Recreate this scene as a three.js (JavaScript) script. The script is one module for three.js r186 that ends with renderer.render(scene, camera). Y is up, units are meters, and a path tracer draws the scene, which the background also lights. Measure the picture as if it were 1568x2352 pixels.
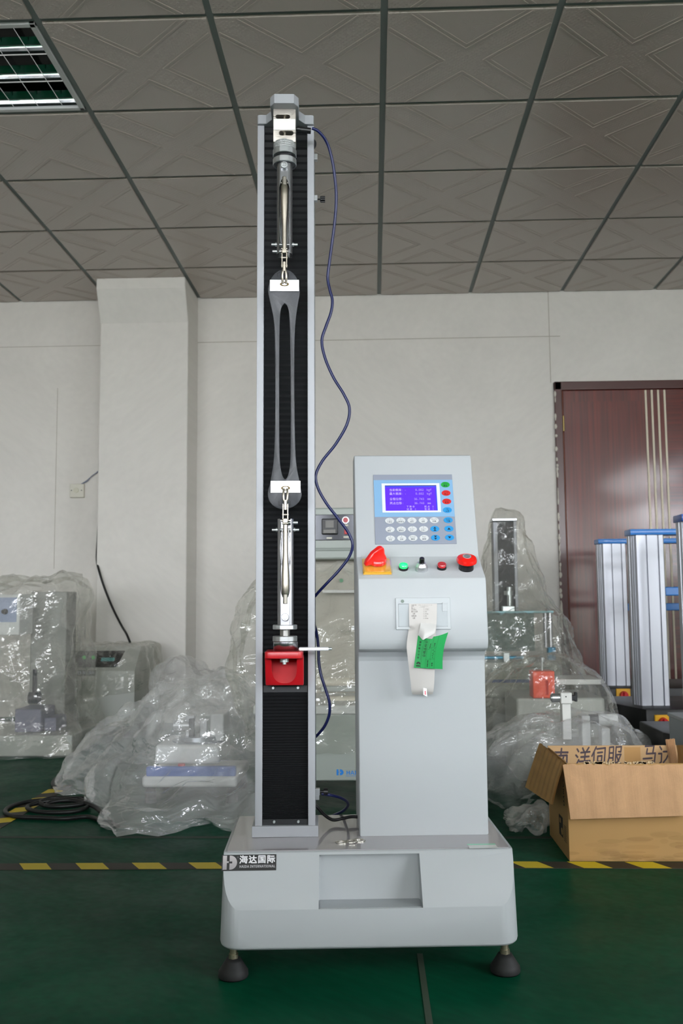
import * as THREE from 'three';
import { RoundedBoxGeometry } from 'three/addons/geometries/RoundedBoxGeometry.js';
import { mergeGeometries, mergeVertices, toCreasedNormals } from 'three/addons/utils/BufferGeometryUtils.js';
import { RectAreaLightUniformsLib } from 'three/addons/lights/RectAreaLightUniformsLib.js';
import { Brush, Evaluator, SUBTRACTION, INTERSECTION } from 'three-bvh-csg';
import { createNoise3D } from 'simplex-noise';

// ---------------------------------------------------------------- camera, sky, light, exposure
const scene = new THREE.Scene();
const renderer = new THREE.WebGLRenderer({ antialias: true });
renderer.toneMapping = THREE.LinearToneMapping;
renderer.toneMappingExposure = 1.0;
renderer.shadowMap.enabled = true;
renderer.shadowMap.type = THREE.PCFSoftShadowMap;
RectAreaLightUniformsLib.init();

const EYE = new THREE.Vector3(0, 0.75, 0), FOCAL = 2110.7;           // focal length in pixels of the 1568 x 2352 frame
const yaw = -0.0339, pitch = 0.0924, roll = -0.0081;
const FWD = new THREE.Vector3(Math.sin(yaw) * Math.cos(pitch), Math.sin(pitch), -Math.cos(yaw) * Math.cos(pitch));
const R0 = new THREE.Vector3(Math.cos(yaw), 0, Math.sin(yaw)), U0 = new THREE.Vector3().crossVectors(R0, FWD);
const RIGHT = R0.clone().multiplyScalar(Math.cos(roll)).addScaledVector(U0, Math.sin(roll));
const UPV = U0.clone().multiplyScalar(Math.cos(roll)).addScaledVector(R0, -Math.sin(roll));
const camera = new THREE.PerspectiveCamera(2 * Math.atan(1176 / FOCAL) * 180 / Math.PI, 2 / 3, 0.05, 60);
camera.position.copy(EYE);
camera.up.copy(UPV);
camera.lookAt(EYE.clone().add(FWD));
camera.focus = 1.95;
camera.userData.fStop = 8;

{ // even overcast sky over dull ground, seen only through the windows
  const w = 64, h = 32, d = new Float32Array(w * h * 4);
  for (let j = 0; j < h; j++) for (let i = 0; i < w; i++) { const up = (j + 0.5) / h > 0.5; d.set(up ? [7.4, 7.9, 8.6, 1] : [0.7, 0.72, 0.7, 1], (j * w + i) * 4); }
  const t = new THREE.DataTexture(d, w, h, THREE.RGBAFormat, THREE.FloatType);
  t.mapping = THREE.EquirectangularReflectionMapping; t.magFilter = THREE.LinearFilter; t.needsUpdate = true;
  scene.background = t;
}
// daylight of unseen windows behind the camera and one placed right for side light: [x, z, width, turn, strength]
const SILL = 0.95, HEAD = 2.5, ZF = 5.4, XL = -4.4, XR = 3.8, ZB = -5.943, CEIL = 2.75;
const WINDOWS = [[-2.9, ZF, 2.2, 0, 1], [-0.3, ZF, 2.2, 0, 1], [2.3, ZF, 2.2, 0, 1], [XR, 0.4, 2.4, 1, 0.3]];
const DAY = 31, DIP = 1.16;                                             // sky light falls in at a slant: strips dipped DIP radians
for (const [x, z, w, side, k] of WINDOWS) for (let j = 0; j < 3; j++) {
  const l = new THREE.RectAreaLight(new THREE.Color(0.95, 0.97, 1.0), DAY * k, w - 0.12, 0.46);
  l.name = 'unseen_window_daylight';
  const y = SILL + 0.3 + j * 0.5;
  l.position.set(side ? x - 0.3 : x, y, side ? z : z - 0.3);
  if (side) l.lookAt(x - 0.3 - Math.cos(DIP), y - Math.sin(DIP), z); else l.lookAt(x, y - Math.sin(DIP), z - 0.3 - Math.cos(DIP));
  scene.add(l);
}
// ---------------------------------------------------------------- helpers
const V3 = (x, y, z) => new THREE.Vector3(x, y, z), PI = Math.PI;
let seedState = 7;
const rnd = () => { seedState = (seedState * 1664525 + 1013904223) >>> 0; return seedState / 4294967296; };
const seeded = (s) => () => { s = (s * 1664525 + 1013904223) >>> 0; return s / 4294967296; };
const rayDir = (px, py) => FWD.clone().addScaledVector(RIGHT, (px - 784) / FOCAL).addScaledVector(UPV, (1176 - py) / FOCAL);
// points of the place, measured off the photograph at a known depth / height
const P = (px, py, depth) => { const d = rayDir(px, py); return EYE.clone().addScaledVector(d, depth / -d.z); };
const FL = (px, py, y = 0) => { const d = rayDir(px, py); return EYE.clone().addScaledVector(d, (y - EYE.y) / d.y); };
// the tester stands a little turned: its own axes
const TH = 0.057, ORG = V3(-0.0135, 0, -1.872), cT = Math.cos(TH), sT = Math.sin(TH);
const toLocal = (w) => { const d = w.clone().sub(ORG); return V3(d.x * cT - d.z * sT, d.y, d.x * sT + d.z * cT); };
const toWorld = (p) => V3(ORG.x + p.x * cT + p.z * sT, p.y, ORG.z - p.x * sT + p.z * cT);
const EYEL = toLocal(EYE);
const rayL = (px, py) => { const w = rayDir(px, py); return V3(w.x * cT - w.z * sT, w.y, w.x * sT + w.z * cT); };
const ML = (px, py, z) => { const d = rayL(px, py); return EYEL.clone().addScaledVector(d, (z - EYEL.z) / d.z); };
const MP = (px, py, p0, n) => { const d = rayL(px, py); return EYEL.clone().addScaledVector(d, p0.clone().sub(EYEL).dot(n) / d.dot(n)); };

const std = (color, roughness = 0.5, metalness = 0, more = {}) => new THREE.MeshStandardMaterial({ color, roughness, metalness, ...more });
const phys = (color, roughness, more = {}) => new THREE.MeshPhysicalMaterial({ color, roughness, ...more });
const used = new Map();
const numbered = (n) => { const k = used.get(n) ?? 0; used.set(n, k + 1); return k ? n + '_' + String(k).padStart(3, '0') : n; };
function add(name, geo, mat, parent) {                                // one named mesh
  const m = new THREE.Mesh(Array.isArray(geo) ? join(geo) : geo, mat);
  m.name = parent && parent !== scene ? name : numbered(name);
  m.castShadow = m.receiveShadow = true;
  (parent ?? scene).add(m);
  return m;
}
function tag(o, label, category, group) { o.userData.label = label; o.userData.category = category; if (group) o.userData.group = group; return o; }
function thing(name, label, category, pos = V3(0, 0, 0), turn = 0, group) {
  const g = new THREE.Group(); g.name = numbered(name); g.position.copy(pos); g.rotation.y = turn; scene.add(g);
  return tag(g, label, category, group);
}
function partGroup(name, parent, pos = V3(0, 0, 0)) { const g = new THREE.Group(); g.name = name; g.position.copy(pos); parent.add(g); return g; }
function struct(name, geo, mat, parent) { const m = add(name, geo, mat, parent); if (!parent) { m.name = name; m.userData.kind = 'structure'; } return m; }
function join(list) {
  const prep = list.map((g) => { let h = g.index ? g.toNonIndexed() : g.clone(); for (const k of Object.keys(h.attributes)) if (!['position', 'normal', 'uv'].includes(k)) h.deleteAttribute(k); if (!h.attributes.uv) h.setAttribute('uv', new THREE.BufferAttribute(new Float32Array(h.attributes.position.count * 2), 2)); h.morphAttributes = {}; h.clearGroups(); return h; });
  return mergeGeometries(prep);
}
const box = (w, h, d, x = 0, y = 0, z = 0) => new THREE.BoxGeometry(w, h, d).translate(x, y, z);
const rbox = (w, h, d, r, x = 0, y = 0, z = 0, s = 2) => new RoundedBoxGeometry(w, h, d, s, Math.min(r, w / 2.01, h / 2.01, d / 2.01)).translate(x, y, z);
function cyl(r1, r2, h, axis = 'y', seg = 28) {
  const g = new THREE.CylinderGeometry(r1, r2, h, seg);
  if (axis === 'x') g.rotateZ(-PI / 2);
  if (axis === 'z') g.rotateX(PI / 2);
  return g;
}
const cylAt = (r1, r2, h, axis, x, y, z, seg) => cyl(r1, r2, h, axis, seg).translate(x, y, z);
const lathe = (pts, seg = 40) => new THREE.LatheGeometry(pts.map(([r, y]) => new THREE.Vector2(r, y)), seg);
const tube = (pts, r, seg = 120, rs = 10) => new THREE.TubeGeometry(new THREE.CatmullRomCurve3(pts, false, 'centripetal'), seg, r, rs);
function poly(pts, depth, bevel = 0, seg = 2) {                        // extruded outline, from z = 0 to depth
  const s = pts instanceof THREE.Shape ? pts : new THREE.Shape(pts.map(([x, y]) => new THREE.Vector2(x, y)));
  return new THREE.ExtrudeGeometry(s, { depth: depth - 2 * bevel, bevelEnabled: bevel > 0, bevelSize: bevel, bevelThickness: bevel, bevelOffset: -bevel, bevelSegments: seg, curveSegments: 14 }).translate(0, 0, bevel);
}
function roundedPts(list, n = 6) {                                     // corners [x, y, radius] -> outline with arcs
  const out = [], L = list.length;
  for (let i = 0; i < L; i++) {
    const [x, y, r] = list[i], [ax, ay] = list[(i + L - 1) % L], [bx, by] = list[(i + 1) % L];
    if (!r) { out.push([x, y]); continue; }
    const da = Math.hypot(ax - x, ay - y), db = Math.hypot(bx - x, by - y), ua = [(ax - x) / da, (ay - y) / da], ub = [(bx - x) / db, (by - y) / db];
    const c = ua[0] * ub[0] + ua[1] * ub[1], t = Math.min(r / Math.tan(Math.acos(c) / 2), da * 0.49, db * 0.49);
    for (let k = 0; k <= n; k++) {                                     // quadratic blend is close enough to an arc
      const s = k / n, p = [x + ua[0] * t, y + ua[1] * t], q = [x + ub[0] * t, y + ub[1] * t];
      out.push([(1 - s) ** 2 * p[0] + 2 * s * (1 - s) * x + s * s * q[0], (1 - s) ** 2 * p[1] + 2 * s * (1 - s) * y + s * s * q[1]]);
    }
  }
  return out;
}
const rrect = (x0, y0, x1, y1, r, n = 6) => roundedPts([[x0, y0, r], [x1, y0, r], [x1, y1, r], [x0, y1, r]], n);
const evaluator = new Evaluator();
evaluator.attributes = ['position', 'normal', 'uv']; evaluator.useGroups = false;
function csg(a, b, op) {
  const mk = (g) => { const h = join([g]); const r = new Brush(mergeVertices(h)); r.updateMatrixWorld(); return r; };
  const g = evaluator.evaluate(mk(a), mk(b), op).geometry;
  return join([g]);
}
const crease = (g, a = 0.6) => { const h = join([g]); h.deleteAttribute('normal'); return toCreasedNormals(h, a); };
function canvasTex(w, h, draw, srgb = true) {
  const c = document.createElement('canvas'); c.width = w; c.height = h;
  const x = c.getContext('2d'); draw(x, w, h);
  const t = new THREE.CanvasTexture(c); if (srgb) t.colorSpace = THREE.SRGBColorSpace; t.anisotropy = 8; return t;
}
function noiseTex(n, fn, srgb = false, ch = 4) {                       // fn(u, v) -> [r, g, b] 0..1
  const d = new Uint8Array(n * n * 4);
  for (let j = 0; j < n; j++) for (let i = 0; i < n; i++) { const c = fn(i / n, j / n), o = (j * n + i) * 4; for (let k = 0; k < 3; k++) d[o + k] = Math.max(0, Math.min(255, c[k] * 255)); d[o + 3] = 255; }
  const t = new THREE.DataTexture(d, n, n); t.magFilter = THREE.LinearFilter; t.minFilter = THREE.LinearMipmapLinearFilter; t.generateMipmaps = true; t.wrapS = t.wrapT = THREE.RepeatWrapping; t.needsUpdate = true;
  if (srgb) t.colorSpace = THREE.SRGBColorSpace; return t;
}
const N3 = createNoise3D(seeded(11));
const tileNoise = (u, v, f, s = 0) => { const a = u * 2 * PI, b = v * 2 * PI, r = f / (2 * PI); return N3(Math.cos(a) * r + s, Math.sin(a) * r + Math.cos(b) * r * 1.3, Math.sin(b) * r + s * 0.7); };
const planarUV = (g, sx = 1, sy = 1, ax = 'x', ay = 'y', ox = 0, oy = 0) => {
  const p = g.attributes.position, uv = new Float32Array(p.count * 2), get = { x: (i) => p.getX(i), y: (i) => p.getY(i), z: (i) => p.getZ(i) };
  for (let i = 0; i < p.count; i++) { uv[i * 2] = (get[ax](i) - ox) * sx; uv[i * 2 + 1] = (get[ay](i) - oy) * sy; }
  g.setAttribute('uv', new THREE.BufferAttribute(uv, 2)); return g;
};
// ---------------------------------------------------------------- Chinese characters as strokes on a 10 x 10 grid
const GL = {
  海: '1 1 2 2;.5 4 1.5 5;.5 9.5 2.2 6.5;4 .5 3 2.5;3.5 1.8 9.5 1.8;4 3.5 3.5 8 9 8;4 3.5 9 3.5 8.7 9.5 7.5 9.3;2.8 5.7 9.8 5.7;6 4 6.5 5.2;6 6.2 6.5 7.5',
  达: '1 1 2 2.2;.5 4 2.2 4 2.2 7.5 .5 9;1.5 8.2 4 9.3 9.8 9.3;3.2 3.2 9.5 3.2;6.3 .8 6.2 4 5 6.3 3.5 7.8;6.3 4.5 7.5 6.5 9.3 7.8',
  国: '1 1 1 9.5;1 1 9.2 1 9.2 9.5;1 8.8 9.2 8.8;2.8 2.8 7.4 2.8;3 4.8 7.2 4.8;2.5 7 7.7 7;5 2.8 5 7;6 5.5 6.8 6.3',
  际: '1 .8 1 9.8;1 1 3.5 1 2.5 4 3.6 5.5 3.2 6.8 2 7;4.8 1.5 9 1.5;4.2 4 9.8 4;7 4 7 9.3 6 8.8;5.3 5.5 4.3 8;8.5 5.5 9.6 8',
  当: '5 .5 5 3.5;2 1 3 2.8;8 1 7 2.8;1.5 4 8.5 4 8.5 9.5;1.5 6.5 8.5 6.5;1.5 9.2 8.5 9.2',
  前: '2.8 .5 3.6 1.8;7 .5 6.2 1.8;.5 2.3 9.5 2.3;1.5 4 1.5 9.5;1.5 4 4.5 4 4.5 9.3 3.6 9;1.5 5.7 4.5 5.7;1.5 7.2 4.5 7.2;6.3 4 6.3 7.5;8.6 3.6 8.6 9.5 7.4 9',
  载: '1 1.8 5.5 1.8;3.2 .5 3.2 3;.3 3.2 9.7 3.2;.8 5 5.5 5;3.5 3.8 1.5 6.8;.5 7.2 5.5 7.2;3.3 5.8 3.3 9.8;6.3 .5 7 5 8.5 8.5 9.7 9.3 9.7 8;9 4.5 7 7.5 5.5 9.3;8 1 8.8 2',
  荷: '.5 2 9.5 2;3.2 .5 3.2 3;6.8 .5 6.8 3;2.8 3.2 .5 6.5;1.8 5 1.8 9.8;3.5 4.2 9.8 4.2;8.5 4.2 8.5 9.5 7.4 9.2;4 5.8 6.8 5.8 6.8 8 4 8 4 5.8',
  最: '2 .5 8 .5 8 3.5 2 3.5 2 .5;2 2 8 2;.5 4.8 9.5 4.8;1.8 4.8 1.8 9;4.3 4.8 4.3 9.8;1.8 6.2 4.3 6.2;1.8 7.6 4.3 7.6;.5 9 5 8.6;5.5 6 9 6 7.5 8.2 5.3 9.7;6 6.5 7.5 8.3 9.7 9.7',
  大: '.8 3.5 9.2 3.5;5 .5 4.8 4 3.2 7 .8 9.5;5 4 6.8 7 9.3 9.5',
  全: '5 .3 2.8 2.8 .5 4.6;5 .3 7.3 2.8 9.5 4.6;2.5 5 7.5 5;2.5 7 7.5 7;5 5 5 9.2;1 9.3 9 9.3',
  程: '4 .6 1 1.4;.5 3 4.3 3;2.5 1.2 2.5 9.8;2.5 3.5 .5 6.5;2.7 4 4 5.5;5.3 1 9 1 9 3.6 5.3 3.6 5.3 1;5 5.2 9.4 5.2;5.3 7.2 9 7.2;4.6 9.3 9.7 9.3;7.2 5.2 7.2 9.3',
  位: '3 .5 1.5 3.5 .4 5;2 3 2 9.8;6.5 .5 6.8 2;4 3 9.5 3;5 4.5 5.7 7.5;8.8 4.3 7.6 8.8;3.6 9.2 9.7 9.2',
  移: '4 .6 1 1.4;.4 3 4.3 3;2.4 1.2 2.4 9.8;2.4 3.5 .5 6.5;2.6 4 4 5.5;7 .5 5 2.8;6 1.6 9 1.6 7.2 3.6 4.8 4.8;7.5 4.5 5.2 7;6.5 5.7 9.4 5.7 7.6 8.3 4.8 9.7;6.3 7 7.2 7.8',
  两: '.5 1 9.5 1;1.2 3.2 1.2 9.8;1.2 3.2 8.8 3.2 8.8 9.5 7.8 9.2;3.8 1 3.6 4.5 2.2 7.5;3.7 5 4.8 6.6;6.4 1 6.2 4.5 5 7.5;6.3 5 7.8 7',
  点: '5 .5 5 4;5 2 8.8 2;2 4 8 4 8 7 2 7 2 4;1.8 8 .8 9.7;4 8.2 4.4 9.6;6.3 8.2 6.8 9.6;8.5 8 9.4 9.6',
  下: '.5 1.2 9.5 1.2;4.8 1.2 4.8 9.8;5.2 4 7.5 5.8',
  降: '1 .8 1 9.8;1 1 3.3 1 2.4 4 3.4 5.5 3 6.8 2 7;6 .5 4.3 3;5.5 1.6 8.8 1.6 6.5 3.8 4 5;5.8 2.5 9.6 5;4.3 5.8 9 5.8;5 5.8 4.8 7.6;3.8 7.7 9.7 7.7;7 5.8 7 9.8',
  中: '1.2 2.8 8.8 2.8 8.8 6.8 1.2 6.8 1.2 2.8;5 .5 5 9.8',
  起: '1 2 4.8 2;2.9 .5 2.9 4;.5 4 5.2 4;2.9 4 2.9 8.3;2.9 6.2 4.8 6.2;1.4 5.5 1.2 7.5 .3 9.6;1.3 7.6 3.5 9.2 9.7 9.2;6 1.2 9 1.2 9 4 6 4 6 7.2 9.5 7.2 9.5 6',
  试: '1 1 2 2.2;.5 4 2.3 4 2.3 8.8 3.4 7.8;4 2.8 9.6 2.8;7.2 .6 7.6 5.5 8.6 9 9.7 9.4 9.7 8;8.4 1 9.2 2;4.2 5 6.8 5;5.5 5 5.5 8.2;4 8.8 7 8',
  样: '.4 3 4.2 3;2.4 .5 2.4 9.8;2.4 3.3 .5 6.8;2.6 4 4 5.5;5.6 .5 6.4 2;8.8 .5 7.8 2;4.8 2.6 9.6 2.6;5 4.6 9.4 4.6;4.4 6.8 9.8 6.8;7.1 2.6 7.1 9.8',
  完: '5 .3 5.4 1.3;1 3.2 1 1.8 9 1.8 9 3.2;2.5 4 7.5 4;1 5.8 9 5.8;4 5.8 3.6 8 1 9.6;6 5.8 6 9 9.3 9 9.3 7.6',
  成: '1.5 2.6 9 2.6;1.8 2.6 1.6 6.5 .6 9.5;1.8 4.8 4.6 4.8 4.3 8 3.3 8;5.6 .5 6.3 5 8 8.8 9.5 9.4 9.6 7.8;8.6 4 7 7 4.8 9.3;7.3 .7 8.4 1.7',
  测: '1 1 2 2;.5 3.8 1.5 4.8;.5 9.5 2 6.5;3 1 3 7;3 1 6 1 6 7;4.5 2.5 4.4 6 2.8 9.3;4.8 7 6.2 9;7.6 1.5 7.6 7;9.2 .6 9.2 9.5 8.2 9',
  停: '2.8 .5 .5 5;1.8 3 1.8 9.8;6.3 .3 6.5 1.4;3.3 1.8 9.6 1.8;4.5 3 8.5 3 8.5 4.6 4.5 4.6 4.5 3;3.2 7 3.2 5.8 9.7 5.8 9.7 7;4.8 7.2 8.2 7.2;6.5 7.2 6.5 9.5 5.5 9.2',
  止: '5.3 .8 5.3 9.3;2 4 2 9.3;.5 9.3 9.5 9.3;5.3 4.6 8.8 4.6', 上: '5 .6 5 9.2;5 4 8.6 4;.5 9.2 9.5 9.2', 升: '5 .6 1 2;.4 5 9.6 5;3 1.5 3 6 1 9.7;7 .6 7 9.8',
  暂: '.8 1.5 4.8 1.5;2.5 .4 1.2 3 4.6 3;3 2.2 3 5;.6 4 4.8 3.8;8.8 .6 6 1.2 5.7 5;6 2.6 9.5 2.6;8 2.6 8 5;2.3 5.8 7.7 5.8 7.7 9.7 2.3 9.7 2.3 5.8;2.3 7.7 7.7 7.7',
  力: '.8 3 8.6 3 8 9.3 6.5 9;4.8 .5 4.5 4.5 3.2 7.5 .8 9.6', 单: '2.8 .4 3.6 1.6;7 .4 6.3 1.6;1.8 2.2 8.2 2.2 8.2 6 1.8 6 1.8 2.2;1.8 4.1 8.2 4.1;.4 7.8 9.6 7.8;5 2.2 5 9.8',
  切: '.4 4.3 4.4 3.4;2.2 .8 2.2 7.8 4.2 6.8;4.8 1.8 9.2 1.8 8.8 9.3 7.4 9;6.8 1.8 6.5 6 4.3 9.5', 换: '.4 2.8 3.4 2.8;2 .4 2 9.5 1 9;.4 6.6 3.5 5.5;5.8 .4 4.2 3;5.5 1.6 8.2 1.6 7.2 3.2;4.6 3.4 4.6 6;4.6 3.4 9 3.4 9 6;3.8 6.2 9.8 6.2;6.7 3.4 6.2 7 3.8 9.7;7 6.4 9.7 9.6',
  打: '.4 2.8 4 2.8;2.2 .4 2.2 9.5 1 9;.4 6.6 4 5.4;4.5 1.8 9.7 1.8;7.4 1.8 7.4 9.4 6 8.9', 印: '4.2 .8 1 1.8 1 8.4 4.6 8;1 4.6 4.4 4.6;6 1.4 6 9.8;6 1.4 9.2 1.4 9 7.4 7.8 7.2',
  删: '.8 .8 .8 6 .3 9.6;.8 .8 2.8 .8 2.8 9;3.8 .8 3.8 9;3.8 .8 6 .8 6 9.2;.2 4.8 6.8 4.8;7.6 1.6 7.6 7;9.3 .6 9.3 9.4 8.3 9', 除: '1 .8 1 9.8;1 1 3.3 1 2.4 4 3.4 5.5 3 6.8 2 7;6.8 .4 3.8 4.4;6.8 .4 9.8 4.2;5 4.4 8.4 4.4;4.2 6.2 9.4 6.2;6.8 4.4 6.8 9.6 5.8 9.2;5 7.4 4.2 9;8.4 7.4 9.4 9',
  回: '1 1 9 1 9 9.4 1 9.4 1 1;3.4 3.6 6.6 3.6 6.6 6.8 3.4 6.8 3.4 3.6', 零: '1.6 .6 8.4 .6;.8 3.4 .8 2 9.2 2 9.2 3.4;5 .6 5 4;2.4 3 4 3;6 3 7.6 3;5 4.4 .8 7;5 4.4 9.2 7;3.2 6.6 6.8 6.6 5 9.6;4.2 8 6 9.8',
  确: '.4 1.4 4.4 1.4;2.4 1.4 .4 6;1.4 4.6 4 4.6 4 8.4 1.4 8.4 1.4 4.6;6.4 .4 4.8 3;6.2 1.4 8.6 1.4 7.6 3;5.4 3.2 5.2 7 4.4 9.6;5.4 3.2 9.2 3.2 9.2 9.4 8.2 9;5.4 5.2 9.2 5.2;5.4 7.2 9.2 7.2;7.3 3.2 7.3 9',
  定: '5 .3 5.4 1.3;.8 3.2 .8 1.8 9.2 1.8 9.2 3.2;2.4 4.2 7.6 4.2;5 4.2 5 9;5 6.4 8 6.4;2.6 6 2 8.4 .6 9.7;2.2 7.6 5 9.2 9.6 9.4',
  返: '1 1 2 2.2;.5 4 2.2 4 2.2 7.5 .5 9;1.5 8.2 4 9.3 9.8 9.3;8.6 .8 4.4 1.8 4.2 5 3.4 7.8;4.4 3.8 8.6 3.8 6.8 6.4 4.6 8;5.4 4.6 8.8 8',
  合: '5 .4 .5 4.6;5 .4 9.5 4.6;3 4.8 7 4.8;2 6.2 8 6.2 8 9.5 2 9.5 2 6.2', 格: '.4 3 4.2 3;2.3 .5 2.3 9.8;2.3 3.3 .4 6.8;2.6 4 4 5.5;6.4 .5 4.4 3.6;6 1.6 9 1.6 7 4 4.2 5.8;6 2.8 9.8 5.6;5.4 6.4 9 6.4 9 9.5 5.4 9.5 5.4 6.4',
  品: '3 .8 7 .8 7 4 3 4 3 .8;.8 5.4 4.4 5.4 4.4 9.4 .8 9.4 .8 5.4;5.6 5.4 9.2 5.4 9.2 9.4 5.6 9.4 5.6 5.4', 标: '.4 3 4.2 3;2.3 .5 2.3 9.8;2.3 3.3 .4 6.8;2.6 4 4 5.5;5.2 1.4 9.2 1.4;4.6 4 9.8 4;7.2 4 7.2 9.4 6.2 9;5.6 5.6 4.6 8;8.6 5.6 9.7 8',
  识: '1 1 2 2.2;.5 4 2.3 4 2.3 8.8 3.4 7.8;4.4 1.2 9 1.2 9 5.4 4.4 5.4 4.4 1.2;5.6 6.6 4 9.5;7.8 6.6 9.6 9.5', 仪: '3 .5 .5 5;2 3 2 9.8;6.2 .5 7.2 2.2;4.2 1.6 5.6 5.2 9.6 9.5;9.2 1.6 7.6 6 3.6 9.6',
  器: '1 .8 4.2 .8 4.2 3.4 1 3.4 1 .8;5.8 .8 9 .8 9 3.4 5.8 3.4 5.8 .8;.4 5 9.6 5;5 3.6 3.6 5.6 .6 7;5 5 9.4 7;1 7 4.2 7 4.2 9.5 1 9.5 1 7;5.8 7 9 7 9 9.5 5.8 9.5 5.8 7',
  检: '.4 3 4.2 3;2.3 .5 2.3 9.8;2.3 3.3 .4 6.8;7 .5 4.2 4;7 .5 9.8 4;5.6 4.4 8.4 4.4;5 5.6 5.8 8;6.8 5.4 7.2 7.6;9 5.4 7.6 8.6;4.4 9.2 9.7 9.2', 验: '.6 1.2 4 1.2 3.6 4.6;1.2 1.2 1 4.6 4.2 4.6 3.8 9 2.8 8.6;.4 7 3.2 6.6;7 .5 4.6 4;7 .5 9.8 4;5.8 4.2 8.4 4.2;5.4 5.6 6 8;7 5.4 7.3 7.6;9.2 5.4 8 8.6;4.8 9.2 9.7 9.2',
  日: '2 .8 8 .8 8 9.4 2 9.4 2 .8;2 5 8 5', 期: '.6 2 5 2;1.6 .6 1.6 7;4 .6 4 7;1.6 3.6 4 3.6;1.6 5.2 4 5.2;.3 7 5.2 7;1.8 7.8 .8 9.6;3.6 7.8 4.6 9.2;6.2 1 6.2 6 5.4 9.6;6.2 1 9.2 1 9.2 9.4 8.2 9;6.2 3.8 9.2 3.8;6.2 6.4 9.2 6.4',
  南: '.8 2 9.2 2.2;5 .3 4.8 3.6;1.4 3.8 1 9.8;1.4 3.8 8.8 3.6 9 9.4 7.8 9;3.4 4.8 4 6;6.6 4.6 6 6;3 6.4 7 6.2;2.6 8 7.4 7.8;5 6.4 5 9.8',
  洋: '1 1 2 2.2;.4 4 1.6 5;.6 9.5 2.4 6.4;4.6 .6 5.6 2.2;8.6 .4 7.2 2.2;3.6 2.8 9.4 2.5;3.8 5 9 4.8;3 7.2 9.8 7;6.4 2.6 6.2 9.9',
  伺: '3 .4 .4 5;1.8 3 1.9 9.8;3.6 1.4 9.2 1 9 9.6 7.6 9;4.2 3.4 7.4 3.2;4.4 5.2 7.2 5 7.1 7.8 4.4 8 4.4 5.2',
  服: '1.4 1 1.4 6 .4 9.6;1.4 1 4 .8 4 9.4 3 9;1.4 3.8 4 3.8;1.4 6.2 4 6.2;5.6 .8 5.6 9.8;5.6 1 9 .8 8.8 3.4 7.4 3.2;5.8 4.8 9 4.6 7.6 7.6 5.8 9.4;6.4 5.6 7.6 8 9.8 9.6',
  马: '1.6 1 7.4 .8 6.8 4.8;3 2.4 2.6 4.9 8.6 4.7 8.2 9.3 6.8 8.8;.6 7.4 6.4 7.2',
};
function strokeText(ctx, str, x, y, size, lw, color, gap = 1.08) {      // top-left of the first character
  ctx.strokeStyle = color; ctx.fillStyle = color; ctx.lineWidth = lw; ctx.lineCap = 'round'; ctx.lineJoin = 'round';
  for (const ch of str) {
    if (GL[ch]) {
      for (const st of GL[ch].split(';')) {
        const n = st.trim().split(/\s+/).map(Number); ctx.beginPath();
        for (let i = 0; i < n.length; i += 2) ctx[i ? 'lineTo' : 'moveTo'](x + n[i] * size / 10, y + n[i + 1] * size / 10);
        ctx.stroke();
      }
      x += size * gap;
    } else { ctx.font = `${size}px monospace`; ctx.fillText(ch, x, y + size * 0.9); x += size * 0.55; }
  }
  return x;
}
function emblem(ctx, x, y, h, color) {                                  // the maker's H-D mark: two bars, a bridge and a half disc
  ctx.fillStyle = color;
  ctx.fillRect(x, y, h * 0.3, h); ctx.fillRect(x + h * 0.3, y + h * 0.4, h * 0.14, h * 0.12);
  ctx.beginPath(); ctx.moveTo(x + h * 0.5, y); ctx.lineTo(x + h * 0.62, y); ctx.arc(x + h * 0.56, y + h * 0.5, h * 0.5, -PI / 2, PI / 2); ctx.lineTo(x + h * 0.5, y + h);
  ctx.lineTo(x + h * 0.5, y + h * 0.56); ctx.lineTo(x + h * 0.7, y + h * 0.56); ctx.lineTo(x + h * 0.7, y + h * 0.42); ctx.lineTo(x + h * 0.5, y + h * 0.42); ctx.closePath(); ctx.fill();
}
// ---------------------------------------------------------------- the setting
const fbm = (u, v, f, o = 4, s = 0) => { let a = 0, w = 0.5, t = 0; for (let i = 0; i < o; i++) { a += w * tileNoise(u, v, f * 2 ** i, s + i * 3.1); t += w; w *= 0.55; } return a / t; };
const floorMap = noiseTex(1024, (u, v) => {
  const big = fbm(u, v, 5, 4), fine = fbm(u, v, 70, 2, 5), streak = Math.max(0, tileNoise(u * 1, v * 1, 24, 9) - 0.55) * 0.5, k = 1 + 0.16 * big + 0.1 * fine;
  return [0.022 * k + 0.03 * streak + 0.012 * big, 0.275 * k + 0.04 * streak, 0.19 * k + 0.03 * streak];
}, true);
floorMap.repeat.set(1 / 2.6, 1 / 2.6);
const floorRough = noiseTex(512, (u, v) => { const k = 0.42 + 0.14 * fbm(u, v, 6, 4, 2) + 0.05 * fbm(u, v, 60, 2, 4); return [k, k, k]; });
floorRough.repeat.set(1 / 2.1, 1 / 2.1);
const mFloor = phys(0xffffff, 1, { specularIntensity: 0.1, map: floorMap, roughnessMap: floorRough });
const floor = struct('floor', planarUV(box(XR - XL, 0.1, ZF - ZB, (XL + XR) / 2, -0.05, (ZF + ZB) / 2), 1, 1, 'x', 'z'), mFloor);
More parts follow.
